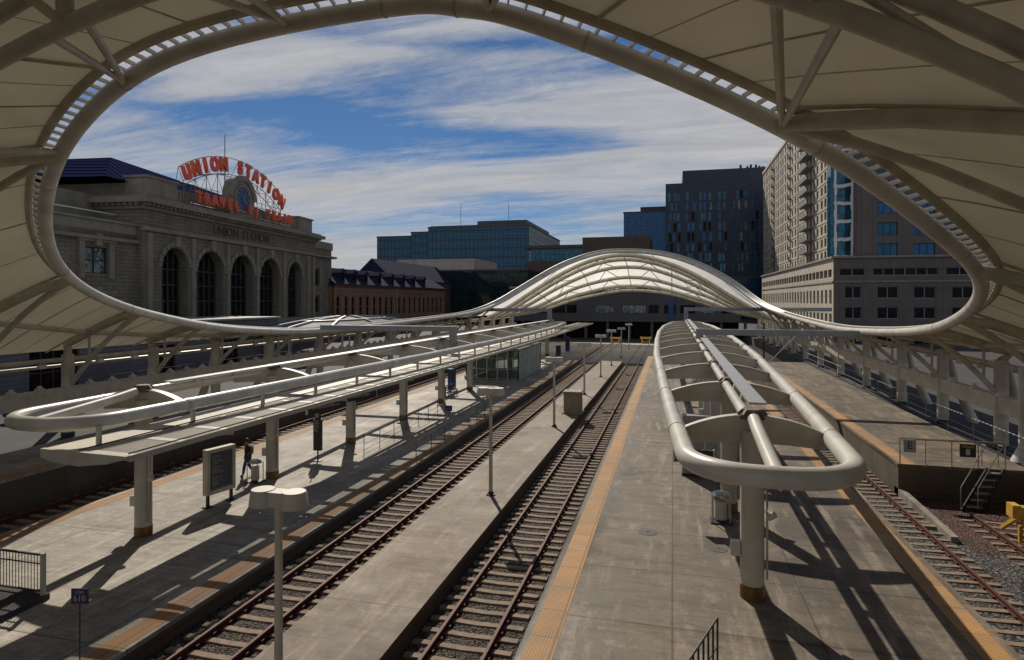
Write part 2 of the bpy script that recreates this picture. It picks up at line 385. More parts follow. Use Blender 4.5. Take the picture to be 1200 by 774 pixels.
T2=track(-5.11,-8,129,'long track between the narrow lamp post platform and right canopy platform',7)
T3=track(8.45,-8,90,'track along the right edge of the right canopy platform, running past grey ballast',10)
T4=track(12.35,-8,29.2,'short stub track ending at the yellow buffer stop in front of track 8 platform wall',15)
T0=track(-24.55,-8,118,'shaded track at far left between the canopied platform and station side platform',12)
# scattered ballast stones near the camera
def stones(n,x0,x1,y0,y1,mat,seed):
    rnd=random.Random(seed); mb=MB()
    for i in range(n):
        x=rnd.uniform(x0,x1); y=y0+(y1-y0)*rnd.random()**1.6; r=rnd.uniform(.02,.045); z=-.235+r*.4
        b=len(mb.v); a0=rnd.random()*6
        for k in range(4): mb.v.append((x+r*math.cos(a0+k*1.57)*rnd.uniform(.7,1.2),y+r*math.sin(a0+k*1.57)*rnd.uniform(.7,1.2),z-r*.3))
        mb.v.append((x+rnd.uniform(-.3,.3)*r,y,z+r*rnd.uniform(.4,.8)))
        for k in range(4): mb.f.append((b+k,b+(k+1)%4,b+4)); mb.m.append(0)
    return tag(mb.build('ballast_stones',mat),kind='stuff')
def stonemat(name,lo,hi):
    m,nt,N,L,P=nodes(name); g=N.new('ShaderNodeNewGeometry')
    L.new(ramp(nt,g.outputs['Random Per Island'],[(0,lo),(.7,tuple((a+b)*.4 for a,b in zip(lo,hi))),(1,hi)]),P.inputs['Base Color']); P.inputs['Roughness'].default_value=.8; return m
M['stoneA']=stonemat('ballast_stone_brown',(.014,.012,.01),(.12,.095,.075)); M['stoneB']=stonemat('ballast_stone_grey',(.03,.03,.03),(.27,.265,.25))
stones(17000,-12.4,-9.25,9,45,M['stoneA'],1); stones(17000,-6.5,-3.2,9,45,M['stoneA'],2)
stones(19000,7.9,14.9,14,31,M['stoneB'],3)
# ---------------------------------------------------------------- the big train hall roof
RING=[[-6.01, 13.36, 15.31], [-12.0, 13.29, 14.86], [-16.17, 14.39, 13.77], [-19.8, 16.27, 12.36], [-22.92, 18.84, 10.45], [-25.15, 22.13, 9.11], [-26.57, 26.08, 8.1], [-27.54, 30.54, 7.3], [-28.38, 35.38, 6.65], [-28.76, 40.64, 6.24], [-29.12, 46.16, 5.94], [-28.8, 52.06, 5.92], [-28.78, 57.99, 5.97], [-28.86, 63.91, 6.05], [-29.36, 69.64, 6.08], [-29.38, 75.27, 6.18], [-29.21, 80.6, 6.31], [-28.75, 85.51, 6.5], [-27.73, 89.96, 6.93], [-25.84, 93.9, 8.06], [-23.59, 97.14, 9.84], [-20.02, 99.85, 12.35], [-16.54, 101.66, 14.43], [-11.35, 103.04, 16.21], [-7.2, 103.6, 16.35], [-3.12, 102.82, 16.0], [0.65, 101.54, 15.07], [4.69, 99.7, 13.28], [8.11, 97.15, 11.05], [10.24, 93.79, 9.06], [11.65, 89.83, 7.73], [13.04, 85.49, 6.94], [13.52, 80.59, 6.61], [13.58, 75.31, 6.43], [13.32, 69.69, 6.37], [13.01, 63.89, 6.32], [12.71, 57.98, 6.28], [12.5, 52.07, 6.3], [12.51, 46.3, 6.45], [12.53, 40.74, 6.68], [12.18, 35.42, 7.05], [11.34, 30.45, 7.55], [10.51, 26.06, 8.29], [9.18, 22.25, 9.28], [6.58, 18.89, 10.53], [3.31, 16.2, 12.2], [-0.11, 14.33, 13.54], [-3.41, 13.34, 14.77]]
RING.insert(0,list(atd(536,9.5,14.0)))
RING=RING[1:]+RING[:1]
ring=catmull(RING,8,True); NR=len(ring)
for _ in range(14): ring=[(ring[i-1]+ring[i]*2+ring[(i+1)%NR])/4 for i in range(NR)]
Xc=-8.0; W=25.2
def lerpt(x,T):
    if x<=T[0][0]: return T[0][1]
    for (a,b),(c,d) in zip(T,T[1:]):
        if x<=c:
            q=(x-a)/(c-a); q=q*q*(3-2*q); return b+(d-b)*q
    return T[-1][1]
CT=[(-8,15.2),(14,15.4),(40,11),(60,9.5),(78,10.5),(104,17.6),(110,17.0),(135,11.2)]
def arch(x,y):
    q=(x-Xc)/W; return 5.75+(lerpt(y,CT)-5.75)*max(0,1-q*q)**lerpt(y,((20,1.12),(40,1),(82,1),(101,1.75)))
Y0,Y1=-9,135
def centre(p): return Vector((Xc,min(max(p[1],24),96),0))
def frame(i):
    r=ring[i%NR]; c=centre(r); d=Vector((r.x-c.x,r.y-c.y,0)).normalized()
    R0=Vector((r.x,r.y,0))+d*.5
    ts=[]
    if d.x>1e-6: ts.append((Xc+W-R0.x)/d.x)
    if d.x<-1e-6: ts.append((Xc-W-R0.x)/d.x)
    if d.y>1e-6: ts.append((Y1-R0.y)/d.y)
    if d.y<-1e-6: ts.append((Y0-R0.y)/d.y)
    L=min(t for t in ts if t>0)
    far=max(0,min(1,(r.y-84)/16))
    dz=r.z+.3+far*.1-arch(R0.x,R0.y)
    return R0,d,L,dz,far
FR=[frame(i) for i in range(NR)]
def P(i,s):
    a=int(math.floor(i)); q=i-a
    def one(k):
        R0,d,L,dz,far=FR[k%NR]; p=R0+d*(L*s)
        return Vector((p.x,p.y,arch(p.x,p.y)+dz*max(0,1-s*min(1.0,L/6))**2 + far*.35*math.exp(-((s*L-2.2)/2.2)**2)))
    return one(a)*(1-q)+one(a+1)*q if q>1e-6 else one(a)
def idx_at(y,side,lo=8,hi=102):           # ring index on one side with a given Y
    best=None
    for i in range(NR):
        a,b=ring[i],ring[(i+1)%NR]
        if (a.x-Xc)*side>3 and (a.y-y)*(b.y-y)<=0 and a.y!=b.y: best=i+(y-a.y)/(b.y-a.y)
    return best
hall=empty('train_hall_roof',(Xc,60,0),0,'huge off-white train hall roof of fabric and steel tubes with an oval opening over the tracks','station roof')
LY=[15.4,21.4,27.2,33,38.6,44.9,52.4,60,67.5,75,82.5,90,97]
RY=[15.6,21.8,28.9,36.1,43,50,58.3,66.6,75.1,83,91,97.5]
nodesL=[idx_at(y,-1) for y in LY]; nodesR=[idx_at(y,1) for y in RY]
# ring order: index grows from near crown along the left side to the far end and back along the right
near=[NR-20.0,NR-10.0,2.0,12.0]
cuts=sorted([n for n in nodesL+nodesR if n is not None]+near+[NR*.455,NR*.5,NR*.545])
tb=MB(); tb.tube(ring,.22,16,True)
rt=tb.build('ring_tube',M['steelw'],hall,smooth=True)
for k in range(0,NR,12):
    a,b=ring[k],ring[(k+1)%NR]; u_=(b-a).normalized()
    mb=MB(); mb.tube([a-u_*.035,a+u_*.035],.232,16); mb.build('splice_collar',M['steel2'],rt,smooth=True)
for a,b in zip(cuts,cuts[1:]+[cuts[0]+NR]):
    n=max(2,int((b-a)/1.5)); ns=14; fo=Vector(P((a+b)/2,0)); far=fo.y>98.5
    mb=MB(); base=0
    for j in range(ns+1):
        for k in range(n+1): mb.v.append(tuple(P((a+(b-a)*k/n)%NR,j/ns)))
    for j in range(ns):
        for k in range(n):
            q=j*(n+1)+k; mb.f.append((q,q+1,q+n+2,q+n+1)); mb.m.append(0)
    mb.build('roof_panel',M['etfe'] if far else M['membrane'],hall,smooth=True)
    # seam cable between panels
    sm=MB(); sm.tube([P(a%NR,s/12)-Vector((0,0,.06)) for s in range(13)],.05,6); sm.build('panel_seam',M['steel2'],hall,smooth=True)
    mid=((a+b)/2)%NR
    if fo.y<60:
        for q_,r_ in((.5,.026),(.25,.011),(.75,.011)):
            i_=(a+(b-a)*q_)%NR; sm=MB(); sm.tube([P(i_,s/12)-Vector((0,0,.015)) for s in range(13)],r_,5); sm.build('panel_seam',M['steel2'],hall,smooth=True)
# edge beam of the fabric, beyond the open slit
eb=MB(); eb.tube([P(i,0)-Vector((0,0,.07)) for i in range(NR)],.12,8,True); eb.build('edge_beam',M['steel2'],hall,smooth=True)
# gutter fascia standing at the far arch
fa=MB()
for i in range(NR):
    if FR[i][4]>0 and FR[(i+1)%NR][4]>0: fa.quad(ring[i]+Vector((0,.25,.05)),ring[(i+1)%NR]+Vector((0,.25,.05)),P(i+1,0),P(i,0))
fa.build('fascia',M['steelw'],hall)
# slit brackets
def arclen():
    s=[0]
    for i in range(NR): s.append(s[-1]+(ring[(i+1)%NR]-ring[i]).length)
    return s
AL=arclen()
def at_len(l):
    l%=AL[-1]
    for i in range(NR):
        if AL[i]<=l<=AL[i+1]: return i+(l-AL[i])/(AL[i+1]-AL[i])
n=0; rest=MB(); l=0
def ringp(i):
    a=int(i); q=i-a; return ring[a%NR]*(1-q)+ring[(a+1)%NR]*q
cand=[]
while l<AL[-1]:
    i=at_len(l); p=ringp(i); 
    if p.y<60: cand.append((p.y,i))
    l+=.40
cand.sort()
for k,(y,i) in enumerate(cand):
    p=ringp(i); q=P(i,0); 
    mb=MB() if k<97 else rest
    mb.bar(p+(q-p)*.2+Vector((0,0,.12)),q-Vector((0,0,.02)),.035,.11)
    if k<97: mb.build('slit_bracket',M['steelw'],hall)
tag(rest.build('slit_bracket',M['steelw'],hall),kind='stuff')
# side bays: upper chord, lower strut, posts, columns with raking leg
def bays(YS,side,nds):
    xs=Xc+side*23.7
    pts=[]
    for y,i in zip(YS,nds):
        if i is None: continue
        rp=ringp(i); up=[P(i,s/8)-Vector((0,0,.28)) for s in range(9)]
        up[0]=rp.copy(); up=[p for p in up if abs(p.x-Xc)<24.2]; up.append(Vector((xs,y,5.55)))
        mb=MB(); mb.tube(up,[.2]*(len(up)-1)+[.2],10); mb.build('upper_chord',M['steel2'],hall,smooth=True)
        foot=Vector((xs-side*.2,y,3.95)); lo=[]
        for k in range(9):
            q=k/8; p=rp.lerp(foot,q); 
            rise=.35*(rp.z-foot.z-1.5)*4*q*(1-q)*.5; p.z+=max(0,rise); lo.append(p)
        mb=MB(); mb.tube(lo,.13,10); mb.build('lower_strut',M['steel2'],hall,smooth=True)
        m=len(up)//2; mb=MB()
        mb.tube([up[m],Vector((up[m].x,y,min(lo,key=lambda p:abs(p.x-up[m].x)).z))],.07,8); mb.build('strut_post',M['steel2'],hall,smooth=True)
        pts.append((i,up[m],y))
    for (i,a,y),(j,b,y2) in zip(pts,pts[1:]):
        mb=MB(); mb.tube([a,b],.12,8); mb.build('purlin',M['steel2'],hall,smooth=True)
for YS,side,nds in((LY,-1,nodesL),(RY,1,nodesR)): bays(YS,side,nds)
CL=[3.6,9.5]+LY+[104,111,118,125]; CR=[2,8.8]+RY+[104,111,118,125]
for YS,side in((CL,-1),(CR,1)):
    xs=Xc+side*23.7
    for y in YS:
        zb=1.14 if side<0 or y>31 else .3
        mb=MB(); mb.tube([(xs,y,zb),(xs,y,5.6)],.31,14); c=mb.build('column',M['steel2'],hall,smooth=True)
        mb=MB(); mb.tube([(xs,y,zb),(xs,y,zb+.28)],.325,14); mb.build('kick_plate',M['dark'],c,smooth=True)
        mb=MB(); mb.tube([(xs+side*1.9,y+.7,zb),(xs+side*.9,y+.7,3.6),(xs+side*.35,y+.3,5.5)],[.28,.24,.12],12); mb.build('raking_leg',M['steel2'],hall,smooth=True)
    # beam carried by the columns, eaves tube
    mb=MB(); mb.box(xs-.22,xs+.22,YS[0]-3,YS[-1]+3,3.02,3.85); b=mb.build('longitudinal_beam',M['steel2'],hall)
    mb=MB(); mb.tube([(xs,YS[0]-5,5.35),(xs,YS[-1]+5,5.35)],.12,8); mb.build('eaves_tube',M['steel2'],hall,smooth=True)
    mb=MB(); mb.tube([(xs+side*1.3,YS[0]-5,4.9),(xs+side*1.3,YS[-1]+5,4.9)],.09,8); mb.build('eaves_tube',M['steel2'],hall,smooth=True)
    y=YS[0]; k=0
    while y<75:
        mb=MB(); mb.box(xs-side*.15-.16,xs-side*.15+.16,y,y+.3,3.85,4.0); mb.cyl(xs-side*.15,y+.15,4.0,4.12,.13,.09); mb.build('uplight',M['steel'],b); y+=1.45 if side<0 else 2.8
    for y in YS[:12]:
        for dy in(1.6,4.0):
            mb=MB(); mb.box(xs-side*.2-.12,xs-side*.2+.12,y+dy,y+dy+.35,5.0,5.22); mb.tube([(xs-side*.2,y+dy+.17,5.2),(xs,y+dy+.17,5.4)],.03,6); mb.build('floodlight',M['steelw'],hall)
def lowz(x,Y):
    u=x+5.3; z=14.0-(.0335 if u>0 else .026)*u*u
    a=arch(x,Y); return max(min(z,a-1.0),a-2.6*max(0,1-((x-Xc)/24.0)**8))
# full arches over the ends: curved upper and lower chord with web struts
def full_arch(Y,r,drop,nb,thin=1.0,mid=0):
    xs=[Xc-23.7+47.4*k/nb for k in range(nb+1)]
    corr=1
    up=[Vector((x,Y,roofz(x,Y)-.3)) for x in xs]
    lo=[Vector((x,Y,lowz(x,Y) if mid else arch(x,Y)-.3-drop*max(0,1-((x-Xc)/24.0)**6))) for x in xs]
    up[0].z=up[-1].z=5.6
    mb=MB(); mb.tube(catmull(up,4),r*.8,10); mb.build('arch_chord',M['steel2'],hall,smooth=True)
    mb=MB(); mb.tube(catmull(lo,4),r,12); mb.build('arch_chord',M['steel2'],hall,smooth=True)
    if mid:
        mb=MB(); mb.tube(catmull([p+Vector((0,0,mid*max(0,1-abs(p.x-Xc)/26))) for p in lo],4),r*.9,12); mb.build('arch_chord',M['steel2'],hall,smooth=True)
    for k in range(1,nb):
        if k%2==0:
            for j in(k-1,k+1):
                mb=MB(); mb.tube([lo[k],up[j]],.07*thin,7); mb.build('web_strut',M['steel2'],hall,smooth=True)
def roofz(x,y):
    # roof height anywhere outside the opening
    best=None; p=Vector((x,y,0)); c=centre((x,y))
    dd=p-c; 
    bi=0;bv=9
    for i in range(0,NR,1):
        R0,d,L,dz,far=FR[i]; c2=centre(ring[i]); e=(p-c2)
        if e.length<1e-3: continue
        v=(e.normalized()-d).length
        if v<bv: bv=v;bi=i
    R0,d,L,dz,far=FR[bi]; s=max(0,min(1,(p-R0).dot(d)/L)); return P(bi,s).z
for Y in(8.8,2.6,-3.6): full_arch(Y,.155,1.75,16,mid=.95)
FY=(107.5,112.5,118,123.5,129,134.6); FA=[]
for Y in FY:
    c=[Vector((Xc-23.7+47.4*k/24,Y,roofz(Xc-23.7+47.4*k/24,Y)-.55)) for k in range(25)]; 
    for _ in range(3): c=[c[0]]+[(c[i-1]+c[i]*2+c[i+1])/4 for i in range(1,24)]+[c[24]]
    FA.append(c)
    mb=MB(); mb.tube(catmull(c,2),.36,10); mb.build('arch_chord',M['steel2'],hall,smooth=True)
for A_,B_ in zip(FA,FA[1:]):
    for k in range(2,24,2):
        for j in(k-1,k+1) if k%4 else (k,):
            mb=MB(); mb.tube([A_[k]-Vector((0,0,.2)),B_[j]],.075,6); mb.build('web_strut',M['steel2'],hall,smooth=True)
# struts from the first arch to the ring crown
for i,xo in((NR-30,1.7),(NR-13,-2.4),(4,-7.6),(12,-10.3),(20,-17)):
    rp=ringp(i%NR)
    for dx in(-.4,.4):
        x=xo+dx; mb=MB(); mb.tube([rp,Vector((x,8.8,lowz(x,8.8)))],.085,8); mb.build('ring_strut',M['steel2'],hall,smooth=True)
    x=xo; mb=MB(); mb.tube([Vector((x,8.8,lowz(x,8.8))),Vector((x+.6,2.6,arch(x,2.6)-.35))],.09,8); mb.build('ring_strut',M['steel2'],hall,smooth=True)
    mb=MB(); mb.tube([Vector((x,8.8,lowz(x,8.8))),Vector((x-.1,8.8,roofz(x-.1,8.8)-.35))],.14,8); mb.build('ring_strut',M['steel2'],hall,smooth=True)
# tall masts that stand free of the row
mb=MB(); mb.tube([(15.5,33.6,1.18),(15.5,33.6,5.5)],.2,12); mb.tube([(15.5,33.6,1.18),(15.5,33.6,1.9)],[.5,.2],12); mb.build('column',M['steelw'],hall,smooth=True)
# ---------------------------------------------------------------- platform canopies
WT=[(14,1.66),(18,1.90),(24,2.2),(38,2.8),(52,3.1),(66,3.2),(80,2.9),(94,1.9)]
def lin(x,T):
    if x<=T[0][0]: return T[0][1]
    for (a,b),(c,d) in zip(T,T[1:]):
        if x<=c: return b+(d-b)*(x-a)/(c-a)
    return T[-1][1]
def canopy(xc,zb,zr,ys,ynose,label,slab=None):
    t=empty('platform_canopy',(xc,ynose,zb),0,label,'platform canopy','boat shaped tube canopies along the platforms')
    off=ynose-12.0
    w=lambda y: lin(y-off,WT)
    # outer tube loop
    yl=[14,16,18,21,24,28,33,38,45,52,60,66,73,80,87,94]; yl=[y+off for y in yl]
    L_=[(xc-w(y),y,zr) for y in yl]; R_=[(xc+w(y),y,zr) for y in yl][::-1]
    w0=w(yl[0]); w1=w(yl[-1])
    nose=[(xc+w0*math.cos(a)**.8 if math.cos(a)>=0 else xc-w0*(-math.cos(a))**.8,yl[0]-2.0*math.sin(a)**.8 if 0<a<math.pi else yl[0],zr) for a in [math.pi*k/10 for k in range(1,10)]]
    tail=[(xc-w1*math.cos(math.pi*k/8),yl[-1]+2.0*math.sin(math.pi*k/8),zr) for k in range(1,8)]
    mb=MB(); mb.tube(catmull(L_+tail+R_+nose,5,True),.215,16,True); rt=mb.build('ring_tube',M['steelw'],t,smooth=True)
    for y in ys:
        for s_ in(-1,1):
            mb=MB(); mb.tube([(xc+s_*w(y),y-.07,zr),(xc+s_*w(y),y+.07,zr)],.228,16); mb.build('splice_collar',M['steel'],rt,smooth=True)
    # spine tube that dips to the nose, and the flat strip on the spine
    sp=[(xc,yl[0]-1.9,zr+.03),(xc,yl[0]+.6,zr+.28),(xc,ys[0]-.35,zr+.42)]
    mb=MB(); mb.tube(catmull(sp,5),.15,12); mb.build('spine_tube',M['steelw'],t,smooth=True)
    ye=94+off
    mb=MB(); mb.tube([(xc-.12,ys[0]+.3,zr+.40),(xc-.12,ye,zr+.40)],.14,12); mb.build('spine_tube',M['steelw'],t,smooth=True)
    mb=MB(); mb.box(xc+.02,xc+.46,ys[0]+.9,ye-2,zr+.58,zr+.64); s_=mb.build('spine_strip',M['galv'],t)
    for k,y in enumerate(ys[:14]):
        mb=MB(); mb.box(xc-.02,xc+.1,y+2.4,y+2.6,zr+.40,zr+.6); mb.box(xc-.02,xc+.1,y+4.6,y+4.8,zr+.40,zr+.6); mb.build('strip_bracket',M['steelw'],s_)
    for k,y in enumerate(ys):
        wy=w(y)-.12; n=16; poly=[]
        for j in range(n+1):
            x=-wy+2*wy*j/n; q=x/wy; poly.append((x,.06+.40*(1-q*q)))
        for j in range(n+1):
            x=wy-2*wy*j/n; q=x/wy; poly.append((x,-.27+.09*(1-q*q)-.03))
        mb=MB(); mb.prism(poly,basis((1,0,0),(0,0,1),(xc,y+.06,zr)),.12)
        for j in range(n):                     # flange along the top edge
            a=poly[j];b=poly[j+1]
            mb.bar((xc+a[0],y,zr+a[1]+.012),(xc+b[0],y,zr+b[1]+.012),.26,.03)
        rb=mb.build('rib',M['steel'],t)
        hb=MB(); hb.cyl(xc,y,zr+.38,zr+.62,.3,.22,14)
        for q in range(8):
            a=q*math.pi/4; hb.bar((xc+.2*math.cos(a),y+.2*math.sin(a),zr+.6),(xc+.34*math.cos(a),y+.34*math.sin(a),zr+.48),.07)
        hb.build('hub',M['hub'],rb,smooth=True)
        mb=MB(); mb.tube([(xc,y,zb),(xc,y,zr+.1)],.28,18); c=mb.build('column',M['steel'],t,smooth=True)
        mb=MB(); mb.tube([(xc,y,zb),(xc,y,zb+.34)],.293,18); mb.build('kick_plate',M['brass'],c,smooth=True)
        if k<6:
            mb=MB(); mb.box(xc-.5,xc-.28,y-.09,y+.09,zb+1.0,zb+1.35); mb.build('junction_box',M['steelw'],c)
            mb=MB(); mb.tube([(xc+.33,y-.1,zb+.5),(xc+.33,y-.1,zr-.8)],.03,6); mb.build('conduit',M['stain'],c)
            mb=MB(); mb.tube([(xc+.36,y-.1,zb+2.0),(xc+.5,y-.16,zb+2.12)],.085,10); mb.build('camera_housing',M['steelw'],c,smooth=True)
    if slab:
        y0,y1,zs=slab
        yr=lambda y: lin(y-off,WT)/1.66
        xa=lambda y: xc+.62+.25*(yr(y)-1); xb=lambda y: xc+3.6+.5*(yr(y)-1)
        Y=[y0+(y1-y0)*k/26 for k in range(27)]
        mb=MB()
        for p,q in zip(Y,Y[1:]):
            for f0,f1 in((0,.42),(.975,1)):
                for zt,zb2 in((0,-.16),):
                    c=[Vector((xa(v)+(xb(v)-xa(v))*f,v,zs+zt-.05*f)) for v,f in((p,f0),(p,f1),(q,f1),(q,f0))]; dn=Vector((0,0,zb2))
                    mb.quad(*c); mb.quad(*[v+dn for v in c][::-1])
                    for i in range(4): mb.quad(c[i],c[i]+dn,c[(i+1)%4]+dn,c[(i+1)%4])
        y=y0; sky=[]
        while y<y1-.1:
            e=min(y+.28,y1); 
            c=[Vector((xa(v)+(xb(v)-xa(v))*f,v,zs-.05*f)) for v,f in((y,.42),(y,.975),(e,.975),(e,.42))]; dn=Vector((0,0,-.14))
            mb.quad(*c); mb.quad(*[v+dn for v in c][::-1])
            for i in range(4): mb.quad(c[i],c[i]+dn,c[(i+1)%4]+dn,c[(i+1)%4])
            sky.append((e,min(y+1.85,y1))); y+=1.85
        mb.build('roof_slab',M['slab'],t)
        for a_,b_ in sky:
            if b_-a_<.2: continue
            c=[Vector((xa(v)+(xb(v)-xa(v))*f,v,zs+.004-.05*f)) for v,f in((a_,.42),(a_,.975),(b_,.975),(b_,.42))]; mb=MB(); mb.quad(*c); mb.quad(*[v-Vector((0,0,.03)) for v in c][::-1]); mb.build('skylight_panel',M['skylight'],t)
        w_=xb(y0)-xa(y0); mb=MB(); mb.prism([(0,0.02),(w_,-.03),(w_,-.10),(w_*.78,-.28),(w_*.45,-.40),(w_*.15,-.34),(0,-.22)],basis((1,0,0),(0,0,1),(xa(y0),y0,zs)),.14); mb.build('end_beam',M['steel'],t)
        for y in ys:
            if y<y0 or y>y1: continue
            w_=xb(y)-xa(y); mb=MB(); mb.prism([(-.45,-.17),(w_,-.22),(w_,-.3),(-.45,-.6)],basis((1,0,0),(0,0,1),(xa(y),y+.06,zs)),.12); mb.build('cross_beam',M['steel'],t)
        mb=MB(); mb.tube([(xa(v)+.1,v,zs-.2) for v in Y],.09,8); mb.build('edge_tube',M['steel'],t,smooth=True)
        y=y0+.8; k=0
        while y<min(y1,ye) and k<40:
            mb=MB(); mb.bar((xc+w(y),y,zs-.02),(xc+w(y),y,zr-.1),.11); mb.build('ring_post',M['steel'],t)
            y+=3.6; k+=1
        for q in(.41,.98):
            mb=MB(); mb.tube([(xa(v)+(xb(v)-xa(v))*q,v,zs+.02) for v in Y],.022,5); mb.build('roof_seam',M['dark'],t)
    return t
m,nt,N,L,P=nodes('skylight_film'); P.inputs['Base Color'].default_value=(.50,.47,.40,1); P.inputs['Roughness'].default_value=.5
tb=N.new('ShaderNodeBsdfTransparent'); ms=N.new('ShaderNodeMixShader'); ms.inputs[0].default_value=.30; L.new(tb.outputs[0],ms.inputs[1]); L.new(P.outputs[0],ms.inputs[2]); L.new(ms.outputs[0],[x for x in N if x.type=='OUTPUT_MATERIAL'][0].inputs[0]); M['skylight']=m
M['slab']=plain('cream_roof_slab',(.50,.47,.39),.5,.2,.6,bmp=.08)
canopy(1.9,ZP3,5.25,[16.5+6.5*k for k in range(12)],12.55,'long boat shaped canopy of white tubes with open curved ribs over the right platform')
canopy(-18.0,ZP1,4.95,[18.3+7.37*k for k in range(11)],14.3,'long white tube canopy with cream roof slab below it over the left platform',(14.2,118,4.31))
# grey corrugated screens between the rear ribs of the right canopy
# ---------------------------------------------------------------- catenary gantries
def gantry(x0,x1,y,z,zleg,w,label):
    t=empty('overhead_gantry',(x0,y,zleg),0,label,'gantry','rectangular gantry beams reaching over the side tracks')
    mb=MB(); mb.bar((x0,y,z),(x1,y,z),w); mb.build('beam',M['galv2'],t)
    mb=MB(); mb.box(x0-w*.6,x0+w*.6,y-w*.6,y+w*.6,zleg,z+w/2+.02); mb.build('leg',M['galv2'],t)
    mb=MB(); mb.box(x0-.2,x0+.2,y-.2,y+.2,z-w*.9,z-w/2); mb.build('bracket',M['galv2'],t)
    return t
M['galv2']=plain('grey_gantry_paint',(.26,.265,.27),.5,.2,2)
gantry(1.9,12.3,47.5,6.25,5.6,.42,'nearer grey gantry beam from the right canopy spine to the oval ring')
gantry(1.9,21,94,7.25,5.6,.5,'farther thin grey gantry beam from the end of the right canopy')
gantry(-16.9,-28.6,47.5,6.25,4.9,.42,'nearer grey gantry beam from the left canopy to the oval ring')
gantry(-18.0,-30,94,7.05,4.9,.5,'farther thin grey gantry beam over the end of the left canopy')
# pole and stay of the overhead line, right side
def stay_pole(x,y,h,label):
    t=empty('catenary_pole',(x,y,ZP3),0,label,'pole')
    mb=MB(); mb.tube([(x,y,ZP3),(x,y,h)],.09,8); mb.build('pole',M['dark'],t)
    mb=MB(); mb.tube([(x,y,ZP3+.3),(x+3.4,y,h-1.0)],.05,6); mb.tube([(x+3.4,y,h-1.0),(x+3.4,y,h)],.04,6); mb.build('stay',M['galv'],t)
stay_pole(9.2,70,6.2,'dark pole with slanting grey stay behind the right side platform')
# ---------------------------------------------------------------- lamp posts on the narrow platform
def lamp_post(x,y,label):
    t=empty('platform_lamp',(x,y,ZP2),0,label,'lamp post','twin head lamp posts in a row on the narrow platform')
    h=4.35
    mb=MB(); mb.cyl(0,0,0,h,.085,.07,12); mb.build('pole',M['steel'],t,smooth=True,local=True)
    mb=MB(); mb.cyl(0,0,0,.05,.2,.2,14); mb.cyl(0,0,.05,.16,.12,.1,12)
    for k in range(4): mb.cyl(.15*math.cos(k*1.57+.78),.15*math.sin(k*1.57+.78),.05,.1,.02,.02,6)
    mb.build('base_plate',M['dark'],t,smooth=True,local=True)
    for s in(-1,1):
        mb=MB(); mb.lathe([(.25,-.17),(.27,-.15),(.235,.13),(.22,.15)],(s*.34,0,h),22); hd=mb.build('lamp_head',M['steel'],t,smooth=True,local=True)
        mb=MB(); mb.lathe([(.2,-.185),(.2,-.172)],(s*.34,0,h),18); mb.build('lens',M['galv'],hd,local=True)
    mb=MB(); mb.box(-.3,.3,-.15,.15,-.15,.135,M=Matrix.Translation((0,0,h))); mb.build('yoke',M['steel'],t,local=True)
    return t
lab=['nearest lamp post, its twin drum head just right of the notice board','lamp post second nearest, left of the concrete box','lamp post third from the camera, just left of the concrete box','lamp post fourth from the camera, right behind the concrete box',
 'lamp post fifth from the camera, near the end of narrow platform','lamp post sixth from the camera, standing past the narrow platform','lamp post seventh from the camera, on the distant concourse','lamp post farthest away, in front of the dark hall end']
lp=lamp_post(-7.4,10.75,lab[0])
for k,y in enumerate([25.5,40.2,54.6,67.5,79.6,95.5,112]): copy_tree(lp,loc=(-7.4,y,ZP2 if y<86 else -.04),label=lab[k+1])
# ---------------------------------------------------------------- platform furniture
t=empty('equipment_box',(-7.0,45,ZP2),0,'weathered concrete equipment box standing on the narrow lamp post platform','equipment box')
mb=MB(); mb.box(-.6,.6,0,1.2,.08,1.5); mb.build('housing',M['boxc'],t,local=True)
mb=MB(); mb.box(-.66,.66,-.06,1.26,1.5,1.6); mb.build('lid',M['plat'],t,local=True)
mb=MB(); mb.box(-.72,.72,-.12,1.32,0,.08); mb.build('plinth',M['boxc'],t,local=True)
mb=MB(); mb.box(-.5,-.02,-.02,0,.15,1.4); mb.box(.02,.5,-.02,0,.15,1.4); mb.build('door',M['boxc'],t,local=True)
def number_sign(x,y,l1,l2,label,rz=.25):
    t=empty('number_sign',(x,y,ZP1),rz,label,'sign','small navy number signs on thin posts along the left platform')
    mb=MB(); mb.cyl(0,0,0,1.42,.014,.014,8); mb.build('post',M['dark'],t,local=True)
    mb=MB(); mb.cyl(0,0,0,.04,.12,.12,12); mb.build('foot',M['dark'],t,local=True)
    mb=MB(); mb.box(-.19,.19,-.012,.012,1.4,1.74); p=mb.build('panel',M['navy'],t,local=True)
    for txt,sz,z in((l1,.1,1.66),(l2,.19,1.52)):
        if txt: put_mesh(text_mesh(txt,sz,.004),'lettering',M['greyletter'],p,basis((1,0,0),(0,0,1),(0,-.016,z)))
number_sign(-12.95,11.4,'CAR','610','navy sign reading CAR 610 on a thin black post near the camera')
number_sign(-13.35,36.8,'CAR','611','farther small navy number sign on a black post beside the edge strip')
